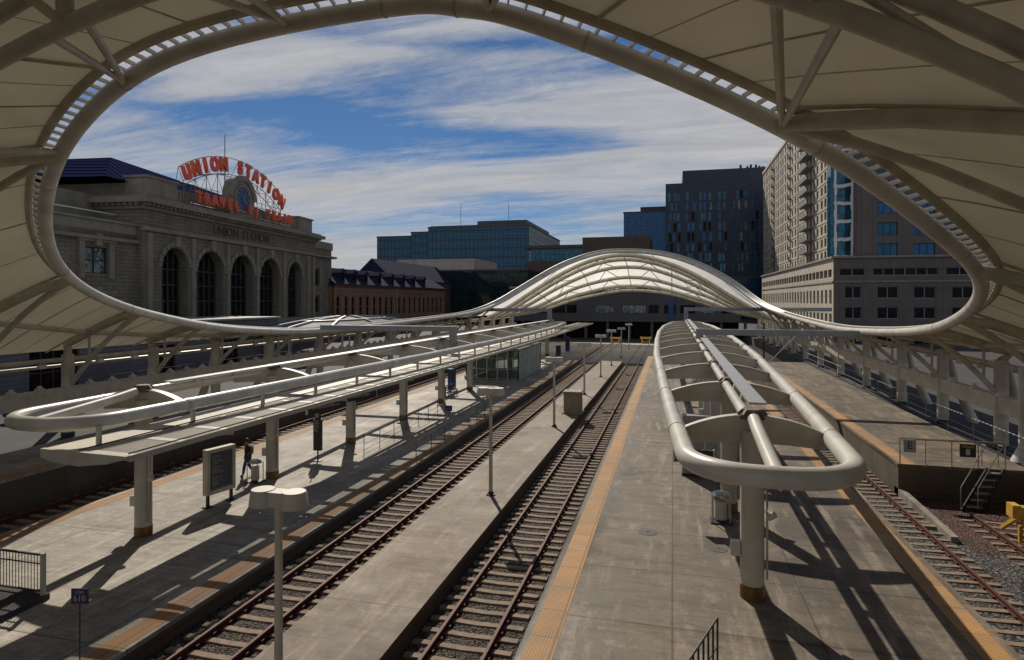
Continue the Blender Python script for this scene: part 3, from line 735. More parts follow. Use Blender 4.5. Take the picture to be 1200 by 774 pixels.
# notice board
t=empty('notice_board',(-17.9,21.2,ZP1),R(78),'grey framed notice board with dark timetable sheet on two short legs','notice board')
for x in(.12,1.22):
    mb=MB(); mb.box(x-.05,x+.05,-.05,.05,0,.6); l_=mb.build('leg',M['dark'],t,local=True)
    mb=MB(); mb.box(x-.16,x+.16,-.14,.14,0,.05); mb.build('foot',M['dark'],l_,local=True)
mb=MB(); mb.box(0,1.33,-.14,.14,.5,.66); mb.box(0,1.33,-.14,.14,2.16,2.3); mb.box(0,.13,-.14,.14,.66,2.16); mb.box(1.20,1.33,-.14,.14,.66,2.16); mb.box(.13,1.2,-.04,.04,.66,2.16)
mb.build('frame',M['steel2'],t,local=True)
mb=MB(); mb.box(.16,1.17,-.075,-.045,.69,2.13); pn=mb.build('notice_panel',M['poster'],t,local=True)
mb=MB(); rr=random.Random(4)
for k in range(20):
    z=2.0-k*.063
    if k in(6,12): continue
    x=.24+rr.choice((0,.03)); mb.box(x,x+rr.uniform(.2,.6),-.079,-.0755,z,z+.02)
mb.build('printed_lines',M['greyletter'],pn,local=True)
# litter bins: steel hood on four legs with an inner drum
def bin_(x,y,z,label,rz=0):
    t=empty('litter_bin',(x,y,z),rz,label,'litter bin','stainless litter bins beside canopy columns')
    mb=MB(); mb.lathe([(.30,.86),(.31,.88),(.27,.96),(.15,1.02),(.02,1.04)],(0,0,0),22,sy=.8); mb.build('hood',M['stain'],t,smooth=True,local=True)
    for sx in(-1,1):
        for sy in(-1,1):
            mb=MB(); mb.cyl(sx*.27,sy*.2,.03,.88,.022,.022,8); mb.build('leg',M['stain'],t,local=True)
    mb=MB(); mb.box(-.34,.34,-.28,.28,0,.05); mb.build('base_plate',M['dark'],t,local=True)
    mb=MB(); mb.lathe([(.18,.1),(.19,.12),(.19,.68),(.2,.7)],(0,0,0),18,sy=.85); mb.build('drum',M['steelw'],t,smooth=True,local=True)
    return t
bin_(-18.35,24.9,ZP1,'shiny domed steel litter bin left of a canopy column near the walking person')
bin_(1.55,21.8,ZP3,'pale steel litter bin beside the second column under the right canopy')
# sign pylon with a round emblem
t=empty('sign_pylon',(-17.6,28.9,ZP1),.1,'tall black sign pylon with a round number emblem under the left canopy','sign pylon')
mb=MB(); mb.box(-.03,.03,-.03,.03,0,.6); mb.build('post',M['dark'],t,local=True); mb=MB(); mb.box(-.2,.2,-.15,.15,0,.04); mb.build('foot',M['dark'],t,local=True)
mb=MB(); mb.box(-.21,.21,-.09,.09,.55,2.15); pb=mb.build('panel',M['dark'],t,local=True)
mb=MB(); mb.box(-.13,.13,-.09,.09,2.15,2.55); pt=mb.build('head_panel',M['dark'],t,local=True)
mb=MB(); mb.tube([(0,-.1,2.35),(0,-.115,2.35)],.11,20); em=mb.build('round_emblem',M['greyletter'],pt,local=True)
put_mesh(text_mesh('1',.17,.004),'lettering',M['dark'],em,basis((1,0,0),(0,0,1),(0,-.119,2.345)))
mb=MB()
for k,(w_,z) in enumerate(((.2,2.03),(.26,1.93),(.22,1.83),(.24,1.73),(.14,1.63),(.2,1.53))): mb.box(-.15,-.15+w_,-.094,-.09,z,z+.04)
mb.build('printed_lines',M['greyletter'],pb,local=True)
mb=MB(); mb.box(-.02,.02,-.02,.02,2.55,3.2); mb.build('hanger',M['steel'],t,local=True)
# hanging direction signs
def hang_sign(x,y,z,rz,label,txt,wd=2.5):
    t=empty('hanging_sign',(x,y,z),rz,label,'hanging sign','black hanging direction signs below the canopies')
    mb=MB(); mb.box(-wd/2,wd/2,-.05,.05,-.22,.22); p=mb.build('panel',M['dark'],t,local=True)
    mb=MB(); mb.box(-wd/2-.05,-wd/2,-.07,.07,-.24,.24); mb.box(wd/2,wd/2+.05,-.07,.07,-.24,.24); mb.build('end_cap',M['steelw'],t,local=True)
    for s in(-.3,.3):
        mb=MB(); mb.box(s*wd-.03,s*wd+.03,-.03,.03,.22,.62); mb.build('hanger',M['steel'],t,local=True)
    mb=MB(); rr=random.Random(int(x*10)); q=-wd*.40
    while q<wd*.3: e=q+rr.uniform(.05,.16); mb.box(q,e,-.056,-.0505,-.05,rr.choice((.04,.07))); q=e+rr.choice((.025,.025,.09))
    mb.build('printed_line',M['greyletter'],p,local=True)
hang_sign(-16.9,28.6,3.2,R(75),'black hanging direction sign left of the tall pylon sign','',2.6)
hang_sign(-16.9,32.2,3.2,R(75),'second black hanging sign under the left canopy close to the third column','',2.4)
hang_sign(.7,22.3,3.25,R(0),'small black hanging sign with a pale line left of the right canopy second column','',1.25)
# vertical grey screens under the right canopy
for k,(x,y,w_) in enumerate(((.4,27.2,1.4),(2.0,30.5,1.0))):
    t=empty('platform_screen',(x,y,ZP3),0,['left grey louvred screen panel beneath the right canopy','grey louvred screen panel right of the other, beneath the right canopy'][k],'screen','grey screens beneath the right canopy')
    mb=MB(); mb.box(0,w_,0,.5,.1,2.5); mb.build('panel',M['galv'],t,local=True)
    mb=MB(); q=0
    while q<w_: mb.box(q,q+.03,-.04,0,.12,2.48); q+=.12
    mb.build('louvre',M['galv2'],t,local=True)
    mb=MB(); mb.box(-.03,w_+.03,-.05,.55,0,.1); mb.build('base',M['dark'],t,local=True)
# drain covers
def cover(x,y,z,r,label):
    mb=MB(); mb.lathe([(r,0),(r,.006),(r*.9,.008)],(0,0,0),24); mb.box(-.1*r,.1*r,-.7*r,.7*r,.008,.012); mb.box(-.7*r,.7*r,-.1*r,.1*r,.008,.012)
    o=mb.build('manhole_cover',M['cover'],local=True); o.location=(x,y,z+.003); tag(o,label,'manhole cover','round covers set in the right platform')
cover(-.75,20.3,ZP3,.3,'round grey manhole cover left of the right canopy, near the amber strip'); p=atz(735,555,ZP3); cover(p.x,p.y,ZP3,.3,'round cover farther along the right platform'); p=atz(855,645,ZP3); cover(p.x-.3,p.y,ZP3,.25,'small round cover left of the nearest column of the right canopy')
# guard rail with bars at the left edge of the picture and the dark slab it stands on
t=empty('stair_railing',(-18.6,13.6,ZP1),0,'dark barred railing around a raised slab at the left platform end','railing')
mb=MB(); mb.box(-21,-16.65,8,13.75,ZP1,ZP1+.16); s_=mb.build('kerb_slab',M['street'],t)
for nm,a,b in(('front_panel',(-21,13.62),(-16.75,13.62)),):
    mb=MB(); z0=ZP1+.2
    for z,r in((z0+.05,.02),(z0+1.05,.025),(z0+.8,.014)): mb.bar((a[0],a[1],z),(b[0],b[1],z),r*2)
    x=a[0]
    while x<=b[0]: mb.bar((x,a[1],z0+.05),(x,a[1],z0+1.05),.014); x+=.11
    mb.build(nm,M['dark'],t)
mb=MB(); mb.box(-16.78,-16.68,13.57,13.67,ZP1,ZP1+1.3); mb.build('end_post',M['steel'],t)
mb=MB(); mb.tube([(-18.1,13.5,ZP1+.9),(-18.1,13.1,ZP1+1.0),(-18.5,12.8,ZP1+1.1),(-18.9,13.1,ZP1+1.0)],.02,6); mb.build('handrail',M['dark'],t)
# handrails on the left platform
def railing(name,pts,label,h=1.0,mat='dark',mid=True,post=1.8,group=None,r=.022):
    t=empty(name,pts[0],0,label,'railing',group)
    mb=MB(); P_=[Vector(p) for p in pts]
    mb.tube([p+Vector((0,0,h)) for p in P_],r,7); mb.build('handrail',M[mat],t,smooth=True)
    if mid: mb=MB(); mb.tube([p+Vector((0,0,h*.5)) for p in P_],r*.7,6); mb.tube([p+Vector((0,0,h*.18)) for p in P_],r*.7,6); mb.build('lower_rail',M[mat],t,smooth=True)
    for a,b in zip(P_,P_[1:]):
        n=max(1,round((b-a).length/post))
        for k in range(n+1 if b is P_[-1] else n):
            p=a.lerp(b,k/n); mb=MB(); mb.tube([p,p+Vector((0,0,h))],r*.9,7); mb.build('post',M[mat],t,smooth=True)
    return t
G='slim dark handrails on the left platform'
railing('ramp_handrail',[(-16.1,31,ZP1),(-16.3,39,ZP1),(-16.6,45,ZP1)],'long slim handrail running past the fourth column of left platform canopy',group=G)
railing('ramp_handrail',[(-12.75,30.2,ZP1),(-12.75,34.4,ZP1)],'short handrail at the left platform edge nearer than the second navy sign',group=G)
railing('ramp_handrail',[(-12.75,40.6,ZP1),(-12.75,44.2,ZP1)],'short handrail at the left platform edge farther than the second navy sign',group=G)
railing('edge_railing',[(.85,12.9,ZP3),(.25,11.2,ZP3)],'barred railing seen from above at the bottom edge on the right platform',h=1.1,mat='dark',post=.28)
# shelter of glass
def shelter(x0,x1,y0,y1,z0,z1,label,nx=5,ny=5):
    t=empty('glass_shelter',((x0+x1)/2,(y0+y1)/2,z0),0,label,'glass shelter','glass waiting shelters beneath canopies')
    mb=MB(); mb.box(x0-.1,x1+.1,y0-.1,y1+.1,z1,z1+.18); mb.build('roof',M['galv2'],t)
    mb=MB(); mb.box(x0-.1,x1+.1,y0-.1,y1+.1,z0,z0+.12); mb.build('plinth',M['galv2'],t)
    for nm,a,b,n in(('glass_wall',(x0,y0),(x1,y0),nx),('glass_wall',(x1,y0),(x1,y1),ny),('glass_wall',(x0,y0),(x0,y1),ny),('glass_wall',(x0,y1),(x1,y1),nx)):
        mb=MB(); mb.bar((a[0],a[1],(z0+z1)/2+.06),(b[0],b[1],(z0+z1)/2+.06),.015,z1-z0-.15); g=mb.build(nm,M['clear'],t)
        mb=MB()
        for k in range(n+1):
            x=a[0]+(b[0]-a[0])*k/n; y=a[1]+(b[1]-a[1])*k/n; mb.box(x-.045,x+.045,y-.045,y+.045,z0+.1,z1+.01)
        for z in(z0+.25,z0+1.2,z0+2.3): mb.bar((a[0],a[1],z),(b[0],b[1],z),.05)
        mb.build('frame',M['steel'],g)
shelter(-20.6,-15.1,62,73,ZP1,3.4,'large glazed waiting shelter under the left platform canopy')
# kiosks, benches
def kiosk(x,y,z,label,rz=0,h=1.75):
    t=empty('ticket_kiosk',(x,y,z),rz,label,'kiosk','blue ticket kiosks on the left platform')
    mb=MB(); mb.box(-.33,.33,-.22,.22,0,h); b=mb.build('cabinet',M['bluepanel'],t,local=True)
    mb=MB(); mb.box(-.25,.25,-.24,-.22,.85,h-.15); mb.build('screen_panel',M['dark'],b,local=True)
    mb=MB(); mb.box(-.37,.37,-.26,.26,h,h+.06); mb.build('cap',M['dark'],t,local=True)
    mb=MB(); mb.cyl(0,0,h+.06,h+.1,.37,.37,20); mb.build('top_disc',M['bluepanel'],t,local=True)
kiosk(-19.9,55.6,ZP1,'tall blue ticket kiosk left of the glazed shelter'); kiosk(-15.6,88,ZP1,'blue kiosk beyond the shelter under the left canopy'); kiosk(-16.4,101,ZP1,'farthest blue kiosk beyond the shelter',h=2.2)
def bench(x,y,z,rz,label):
    t=empty('bench',(x,y,z),rz,label,'bench','dark metal benches under the canopies')
    mb=MB(); [mb.box(-.9,.9,-.25+k*.1,-.18+k*.1,.42,.46) for k in range(5)]; mb.build('seat',M['dark'],t,local=True)
    mb=MB(); [mb.box(-.9,.9,.24+k*.03,.27+k*.03,.55+k*.12,.63+k*.12) for k in range(4)]; mb.build('backrest',M['dark'],t,local=True)
    for s in(-.8,0,.8):
        mb=MB(); mb.box(s-.03,s+.03,-.25,-.2,0,.42); mb.box(s-.03,s+.03,.2,.26,0,.95); mb.box(s-.03,s+.03,-.25,.26,.38,.42); mb.box(s-.025,s+.025,-.25,.2,.62,.65); mb.box(s-.025,s+.025,-.25,-.21,.42,.62); mb.build('leg',M['dark'],t,local=True)
bench(-18.3,51,ZP1,R(90),'dark slatted bench just in front of blue ticket kiosk under left canopy')
bench(2.6,37,ZP3,R(90),'dark slatted bench under the middle of the right canopy')
# ---------------------------------------------------------------- end of the track 8 platform
t=railing('end_fence',[(9.85,31.6,ZP3),(13.9,31.6,ZP3)],'galvanised fence across the end of track 8 platform carrying two dark signs',h=1.1,mat='stain',mid=False,post=1.1,r=.03)
mb=MB(); mb.bar((9.85,31.6,ZP3+1.13),(13.9,31.6,ZP3+1.13),.05); mb.build('top_rail',M['stain'],t)
def plate(x,w_,h_,z,lines,label,c):
    t=empty('track_sign',(x,31.5,z),0,label,'sign')
    mb=MB(); mb.box(-w_/2,w_/2,-.02,.02,-h_/2,h_/2); p=mb.build('panel',M[c],t,local=True)
    for txt,sz,zz,mt in lines: put_mesh(text_mesh(txt,sz,.006,bold=.004),'lettering',M[mt],p,basis((1,0,0),(0,0,1),(0,-.026,zz)))
    return t
plate(10.2,.5,.56,ZP3+.82,[('E',.42,0,'dark')],'grey square sign with black letter at left end of the platform fence','greyletter')
plate(12.45,.62,.56,ZP3+.74,[('TRACK',.15,.17,'orange'),('8',.36,-.07,'white')],'black sign reading TRACK 8 hanging on the platform end fence','dark')
# steel steps leaning down from the platform to the track
t=empty('access_steps',(13.2,31.4,-.18),0,'steep metal access steps with thin handrails leaning on the track 8 platform end','steps')
a0,b0=Vector((13.15,31.4,ZP3+.02)),Vector((11.6,29.9,-.18))
ax=Vector((.62,0,0))
for s in(0,1):
    mb=MB(); mb.bar(a0+ax*s,b0+ax*s,.05,.2); mb.build('stringer',M['dark'],t)
    mb=MB(); mb.tube([a0+ax*s+Vector((0,.5,0)),a0+ax*s+Vector((0,.5,.95)),a0+ax*s+Vector((0,.1,.98)),b0+ax*s+Vector((0,.1,.95)),b0+ax*s+Vector((0,.1,.1))],.02,7); mb.build('handrail',M['stain'],t,smooth=True)
for k in range(6):
    p=a0.lerp(b0,(k+.6)/6.3); mb=MB(); mb.box(p.x+.02,p.x+.6,p.y-.12,p.y+.1,p.z-.02,p.z+.02); mb.build('tread',M['galv'],t)
# yellow buffer stops
def buffer(x,y,label,z=0,rz=0):
    t=empty('buffer_stop',(x,y,z),rz,label,'buffer stop','yellow buffer stops at track ends')
    mb=MB(); mb.box(-1.0,1.0,-.3,.0,.85,1.2); mb.box(-.95,.95,0,.1,.9,1.15); mb.build('beam',M['yellow'],t,local=True)
    for s in(-.93,.93): mb=MB(); mb.box(s-.13,s+.13,-.34,.12,.8,1.26); mb.build('beam_cap',M['yellow'],t,local=True)
    for s in(-.72,.72):
        mb=MB(); mb.bar((s,-.2,.85),(s,-1.1,-.02),.13); mb.bar((s,-.1,.85),(s,1.2,-.02),.13); mb.bar((s,-.1,.5),(s,-.1,-.1),.11); mb.build('strut_frame',M['yellow'],t,local=True)
    mb=MB(); mb.bar((-.7,-.4,.5),(.7,-.15,.1),.08); mb.bar((.7,-.4,.5),(-.7,-.15,.1),.08); mb.build('cross_brace',M['yellow'],t,local=True)
buffer(12.75,26.4,'large yellow buffer stop at the right edge in front of the TRACK 8 platform wall')
buffer(-10.92,126.2,'small distant yellow buffer stop ending the left middle track'); buffer(-5.11,128,'small distant yellow buffer stop ending the right middle track')
# bolted plates and loose timber on the gravel
mb=MB(); mb.box(9.3,10.2,27.3,27.6,-.19,-.1); o=mb.build('loose_plank',M['sleeper']); tag(o,'pale loose plank lying on the grey gravel between the right tracks','plank')
mb=MB(); mb.prism([(0,0),(6,0),(6,.45),(0,.3)],basis((0,1,0),(0,0,1),(9.75,26.0,-.3)),.25); tag(mb.build('retaining_kerb',M['plat']),'low pale concrete kerb running beside gravel toward the track 8 platform','kerb')
# cable fence along the right street
t=railing('cable_fence',[(15.25,31.6,1.2),(15.25,95,1.2)],'long steel cable fence beside the right side platform',h=1.15,mat='galv2',mid=True,post=3.2,r=.022)
M['mulld0']=plain('dark_bronze_frame',(.035,.034,.034),.5,.2,4)
# ---------------------------------------------------------------- buildings
def cell_wall(mb,M_,s0,s1,z0,z1,holes,depth=.25,mi=0):
    """flat wall in local x/z with rectangular openings and their reveals (local +y goes into the building)"""
    xs=sorted({s0,s1}|{h[0] for h in holes}|{h[1] for h in holes}); zs=sorted({z0,z1}|{h[2] for h in holes}|{h[3] for h in holes})
    q=lambda a,b,c,d: mb.quad(M_@Vector(a),M_@Vector(b),M_@Vector(c),M_@Vector(d),mi)
    hs=set()
    for h in holes:
        for i,x in enumerate(xs[:-1]):
            if h[0]-1e-6<=x<h[1]-1e-6:
                for j,z in enumerate(zs[:-1]):
                    if h[2]-1e-6<=z<h[3]-1e-6: hs.add((i,j))
        a,b,c,d=h; D=depth
        q((a,0,c),(a,D,c),(a,D,d),(a,0,d)); q((b,0,c),(b,0,d),(b,D,d),(b,D,c)); q((a,0,c),(b,0,c),(b,D,c),(a,D,c)); q((a,0,d),(a,D,d),(b,D,d),(b,0,d))
    for j in range(len(zs)-1):
        i=0
        while i<len(xs)-1:
            if (i,j) in hs: i+=1; continue
            k=i
            while k<len(xs)-1 and (k,j) not in hs: k+=1
            q((xs[i],0,zs[j]),(xs[k],0,zs[j]),(xs[k],0,zs[j+1]),(xs[i],0,zs[j+1])); i=k
def window(parent,M_,h,glassm,framem,nx=2,nz=1,depth=.25,fw=.09,sill=None):
    a,b,c,d=h; mb=MB(); D=depth
    mb.box(a,b,D-.04,D,c,d,0,M_); g=mb.build('window',glassm,parent)
    if framem:
        mb=MB()
        for k in range(nx+1):
            x=a+(b-a)*k/nx; x=min(max(x,a+fw/2),b-fw/2); mb.box(x-fw/2,x+fw/2,D-.12,D-.045,c,d,0,M_)
        for k in range(nz+1):
            z=c+(d-c)*k/nz; z=min(max(z,c+fw/2),d-fw/2); mb.box(a,b,D-.11,D-.045,z-fw/2,z+fw/2,0,M_)
        mb.build('window_frame',framem,g)
    if sill: mb=MB(); mb.box(a-.1,b+.1,-.1,.05,c-.14,c,0,M_); mb.build('sill',sill,g)
    return g
def yplane(Y): return Matrix.Translation((0,Y,0))                      # local x = world X
def xplane_left(X): return basis((0,1,0),(0,0,1),(X,0,0))@Matrix.Rotation(0,4,'Z') # placeholder
def boxpart(name,mat,parent,x0,x1,y0,y1,z0,z1):
    mb=MB(); mb.box(x0,x1,y0,y1,z0,z1); return mb.build(name,mat,parent)
def HX(Y,u): return atY(u,352,Y).x
def HZ(Y,u,v): return atY(u,v,Y).z
# ---- the station
st0=Vector((-41.8,72)); dirl=Vector((110/740,1)).normalized()
def c2w(lat,d): return Vector((lat*CP-d*SP,lat*SP+d*CP))
o2=c2w(*st0); dx=c2w(dirl.x,dirl.y); 
SM=basis((dx.x,dx.y,0),(0,0,1),(o2.x,o2.y,0))     # local x along the facade, local y up, local z toward the tracks
SM=SM@Matrix(((1,0,0,0),(0,0,1,0),(0,-1,0,0),(0,0,0,1)))  # -> local x along, local y into building, local z up
st=empty('railway_station',(o2.x,o2.y,1),0,'grand grey granite railway station with tall arched windows, clock and dark blue roof','station building')
def sbox(name,mat,parent,*a):
    mb=MB(); mb.box(*a,0,SM); return mb.build(name,mat,parent)
def archpoly(c,w,zb,zt,n=14):
    sp=zt-w; P_=[(c-w,zb),(c+w,zb)]
    for k in range(n+1):
        a=math.pi*k/n; P_.append((c+w*math.cos(a),sp+w*math.sin(a)))
    return P_
ARC=[(5.0,2.35,5.7,14.9),(12.0,2.85,5.7,15.0),(19.4,2.9,5.7,15.0),(27.0,2.9,5.7,15.0),(35.0,2.35,5.7,14.9)]
outer=[(-.5,1),(42.5,1),(42.5,19.1),(-.5,19.1)]
loops=[[Vector((p[0],p[1],0)) for p in outer]]+[[Vector((p[0],p[1],0)) for p in archpoly(*a)][::-1] for a in ARC]
flat=[p for l in loops for p in l]
mb=MB(); mb.v=[tuple(SM@Vector((p.x,0,p.y))) for p in flat]
for t3 in tessellate_polygon(loops): mb.f.append(tuple(t3)); mb.m.append(0)
for a in ARC:
    P_=archpoly(*a); n=len(P_)
    for k in range(n):
        p,q=P_[k],P_[(k+1)%n]; mb.quad(SM@Vector((p[0],0,p[1])),SM@Vector((q[0],0,q[1])),SM@Vector((q[0],1.3,q[1])),SM@Vector((p[0],1.3,p[1])))
mb.build('wall',M['stone'],st)
for n_,b_ in(('side_wall',(42.0,42.5,.02,26,1,19.1)),('side_wall',(-.5,0,.02,26,1,19.1))): sbox(n_,M['stone'],st,*b_)
for a in ARC:
    P_=archpoly(a[0],a[1]-.02,a[2],a[3]-.02); mb=MB()
    mb.prism(P_,SM@Matrix(((1,0,0,0),(0,0,-1,1.25),(0,1,0,0),(0,0,0,1))),.05); g=mb.build('arched_window',M['gdark'],st)
    mb=MB(); c,w,zb,zt=a
    for k in range(-2,3):
        x=c+k*w*.42; top=zt-w+math.sqrt(max(.01,w*w-(x-c)**2)); mb.box(x-.09,x+.09,1.0,1.18,zb,top,0,SM)
    for z in(8.4,10.4,12.3): mb.box(c-w,c+w,1.05,1.17,z-.08,z+.08,0,SM)
    mb.build('window_frame',M['mulld0'],g)
    # archivolt: ring of voussoirs standing proud
    mb=MB(); n=18; r0=w+.06; r1=w+.7; sp=zt-w
    for k in range(n):
        a0=math.pi*k/n+.012;a1=math.pi*(k+1)/n-.012; pr=-.18 if k%2 else -.24
        Q=[(c+r*math.cos(t),sp+r*math.sin(t)) for r,t in((r0,a0),(r1,a0),(r1,a1),(r0,a1))]
        f_=[SM@Vector((x,pr,z)) for x,z in Q]; b_=[SM@Vector((x,.01,z)) for x,z in Q]
        mb.quad(*f_)
        for i in range(4): mb.quad(f_[i],b_[i],b_[(i+1)%4],f_[(i+1)%4])
    mb.box(c-.45,c+.45,-.55,.0,zt+.1,zt+1.35,0,SM)
    mb.build('archivolt',M['stonep'],g)
for x in(.5,8.25,15.7,23.2,31.2,39.6,41.6):
    sbox('pilaster',M['stonep'],st,x-.36,x+.36,-.3,-.01,5.2,16.3); 
sbox('base_course',M['stonep'],st,-.8,42.8,-.45,-.02,4.6,5.6)
sbox('string_course',M['stonep'],st,-.6,42.6,-.35,-.02,16.5,16.95)
# cornice with dentils
sbox('cornice',M['stonep'],st,-1.6,43.6,-1.5,26,19.55,20.1); sbox('cornice',M['stonep'],st,-1.1,43.1,-.9,26,20.12,20.4); c_=sbox('cornice',M['stonep'],st,-.8,42.8,-.45,26,18.9,19.25)
mb=MB(); x=-.9
while x<43: mb.box(x,x+.34,-1.15,-.3,19.26,19.54,0,SM); x+=.72
y=0
while y<24: mb.box(-1.3,-.5,y,y+.34,19.26,19.54,0,SM); mb.box(42.5,43.3,y,y+.34,19.26,19.54,0,SM); y+=.72
mb.build('dentils',M['stonep'],c_)
sbox('attic_wall',M['stonep'],st,1,41,.4,22,20.4,22.2)
for x0,x1 in((.5,5.5),(36.5,41.5)):
    p_=sbox('attic_pier',M['stonep'],st,x0,x1,.1,3,20.4,22.7); sbox('coping',M['stonep'],p_,x0-.2,x1+.2,-.1,3.2,22.7,22.95)
for k in range(15): x=6.2+k*.58; sbox('baluster',M['stonep'],st,x,x+.28,.25,.39,20.41,21.9)
for k in range(19): x=22.6+k*.72; sbox('baluster',M['stonep'],st,x,x+.3,.25,.39,20.41,21.9)
# clock surround
P_=[(15.4,20.4),(21.6,20.4)]+[(18.5+3.1*math.cos(math.pi*k/16),23.0+3.1*math.sin(math.pi*k/16)) for k in range(17)]
mb=MB(); mb.prism(P_,SM@Matrix(((1,0,0,0),(0,0,-1,.6),(0,1,0,0),(0,0,0,1))),1.2); ck=mb.build('clock_surround',M['stonep'],st)
mb=MB()
for r0,r1,pr in((2.55,3.3,-.85),(1.65,2.05,-.75)):
    n=24; full=r1<2.2; T=2*math.pi if full else math.pi
    for k in range(n):
        a0=T*k/n;a1=T*(k+1)/n
        Q=[(18.5+r*math.cos(t),23+r*math.sin(t)) for r,t in((r0,a0),(r1,a0),(r1,a1),(r0,a1))]
        f_=[SM@Vector((x,pr,z)) for x,z in Q]; b_=[SM@Vector((x,-.55,z)) for x,z in Q]; mb.quad(*f_)
        for i in range(4): mb.quad(f_[i],b_[i],b_[(i+1)%4],f_[(i+1)%4])
mb.build('moulding',M['stonep'],ck)
mb=MB(); mb.prism([(18.5+1.66*math.cos(2*math.pi*k/28),23+1.66*math.sin(2*math.pi*k/28)) for k in range(28)],SM@Matrix(((1,0,0,0),(0,0,-1,-.6),(0,1,0,0),(0,0,0,1))),.06); cf=mb.build('clock_face',M['bluepanel'],ck)
mb=MB()
for k in range(12):
    a=k*math.pi/6; mb.bar(SM@Vector((18.5+1.2*math.cos(a),-.68,23+1.2*math.sin(a))),SM@Vector((18.5+1.5*math.cos(a),-.68,23+1.5*math.sin(a))),.12)
for a,l in((math.radians(60),.85),(math.radians(-42),1.2)): mb.bar(SM@Vector((18.5,-.7,23)),SM@Vector((18.5+l*math.cos(a),-.7,23+l*math.sin(a))),.12)
mb.build('clock_hands_and_marks',M['galv'],cf)
def onfac(txt,size,s,z,y,mat,parent,depth=.1,rot=0,name='lettering',bold=0,sx=1):
    me=text_mesh(txt,size,depth,bold=bold)
    Mx=SM@Matrix.Translation((s,y,z))@Matrix.Rotation(rot,4,'Y')@Matrix.Rotation(math.pi/2,4,'X')@Matrix.Scale(sx,4,(1,0,0))
    par_inv=Matrix.Translation(-parent.location) if parent.type=='EMPTY' else Matrix.Identity(4)
    return put_mesh(me,name,mat,parent,par_inv@Mx)
onfac('UNION  STATION',1.75,19.6,17.9,-.06,M['brown'],st,.12)
# blue metal roof
mb=MB(); B=[(-3,2.5,22.2),(41,2.5,22.2),(41,34,22.2),(-3,34,22.2)]; T_=[(6.5,10,26.6),(32,10,25.6),(32,30,25.6),(6.5,30,26.6)]
b=[SM@Vector(p) for p in B]; t_=[SM@Vector(p) for p in T_]
for i in range(4): mb.quad(b[i],b[(i+1)%4],t_[(i+1)%4],t_[i])
mb.quad(*t_); mb.build('roof',M['blueroof'],st)
# left wing
wl=[(-7.8,-4.6,11.3,14.1),(-7.8,-4.6,5.4,8.6),(-17.5,-14.3,11.3,14.1)]
mb=MB(); cell_wall(mb,SM@Matrix.Translation((0,.8,0)),-26,-.5,1,15.9,wl,.35); mb.build('wing_wall',M['stone'],st)
for h in wl:
    g=window(st,SM@Matrix.Translation((0,.8,0)),h,M['glit'],M['dark'],2,2,.35,.14,M['stonep'])
    mb=MB(); a,b_,c,d=h; mb.box(a-.7,a-.02,.55,.79,c-.5,d+.5,0,SM); mb.box(b_+.02,b_+.7,.55,.79,c-.5,d+.5,0,SM); mb.box(a-.9,b_+.9,.45,.79,d+.52,d+1.0,0,SM); mb.box(a+1.2,b_-1.2,.3,.79,d+.1,d+1.4,0,SM); mb.build('surround',M['stonep'],g)
sbox('wing_cornice',M['stonep'],st,-26,-.6,.2,20,14.9,15.25); sbox('wing_parapet',M['stonep'],st,-26,-.5,.8,20,15.26,16.9); sbox('coping',M['stonep'],st,-26,-.5,.55,20,16.9,17.15)
sbox('upper_block',M['stonep'],st,-16,-.6,6,26,17.15,20.6); sbox('coping',M['white'],st,-10,-.7,3.2,3.5,18.2,18.3)
# right wing
wr=[(44.6,46.6,11.2,14.2),(44.6,46.6,6.3,9.2)]
mb=MB(); cell_wall(mb,SM@Matrix.Translation((0,1.2,0)),42.5,52,1,18.2,wr,.4); mb.build('wing_wall',M['stone'],st)
for h in wr:
    g=window(st,SM@Matrix.Translation((0,1.2,0)),h,M['gdark'],M['dark'],2,2,.4,.12,M['stonep'])
    mb=MB(); a,b_,c,d=h; mb.box(a-.5,a-.02,1.0,1.19,c-.4,d+.4,0,SM); mb.box(b_+.02,b_+.5,1.0,1.19,c-.4,d+.4,0,SM); mb.box(a-.7,b_+.7,.9,1.19,d+.42,d+.8,0,SM); mb.build('surround',M['stonep'],g)
sbox('wing_cornice',M['stonep'],st,42.6,53,.5,20,16.6,17.0); sbox('wing_parapet',M['stonep'],st,42.5,52.2,1.0,20,18.2,19.6); sbox('side_wall',M['stone'],st,51.6,52,1.22,20,1,18.2)
# flagpole
t=empty('flagpole',tuple(SM@Vector((17.5,3,24))),0,'thin bare mast standing above the station clock','mast')
mb=MB(); mb.tube([SM@Vector((17.5,1.5,24)),SM@Vector((17.5,1.5,32))],[.1,.05],6); mb.build('pole',M['signframe'],t)
# the rooftop sign
sg=empty('rooftop_sign',tuple(SM@Vector((18.4,-1,20.4))),0,'arched red letter sign reading UNION STATION TRAVEL by TRAIN above the station cornice','rooftop sign')
Rr=24.0; zc=27.3-Rr
txt='UNION STATION'; 
for k,ch in enumerate(txt):
    if ch==' ': continue
    a=R(-28.5+57.5*k/(len(txt)-1)); s=18.4+Rr*math.sin(a); z=zc+Rr*math.cos(a)
    onfac(ch,2.5,s-.15,z,-.35,M['signred'],sg,.35,a,'letter',.13,.84)
txt2='TRAVEL by TRAIN'
for k,ch in enumerate(txt2):
    if ch==' ': continue
    onfac(ch,1.9 if ch.isupper() else 1.6,8.6-.5+23.2*k/(len(txt2)-1),21.55,-1.05,M['signred'],sg,.3,0,'letter',.085,.86)
mb=MB()
pt=lambda a,r,y=-.1: SM@Vector((18.4+(Rr+r)*math.sin(a),y,zc+(Rr+r)*math.cos(a)))
A=[R(-31+62*k/30) for k in range(31)]
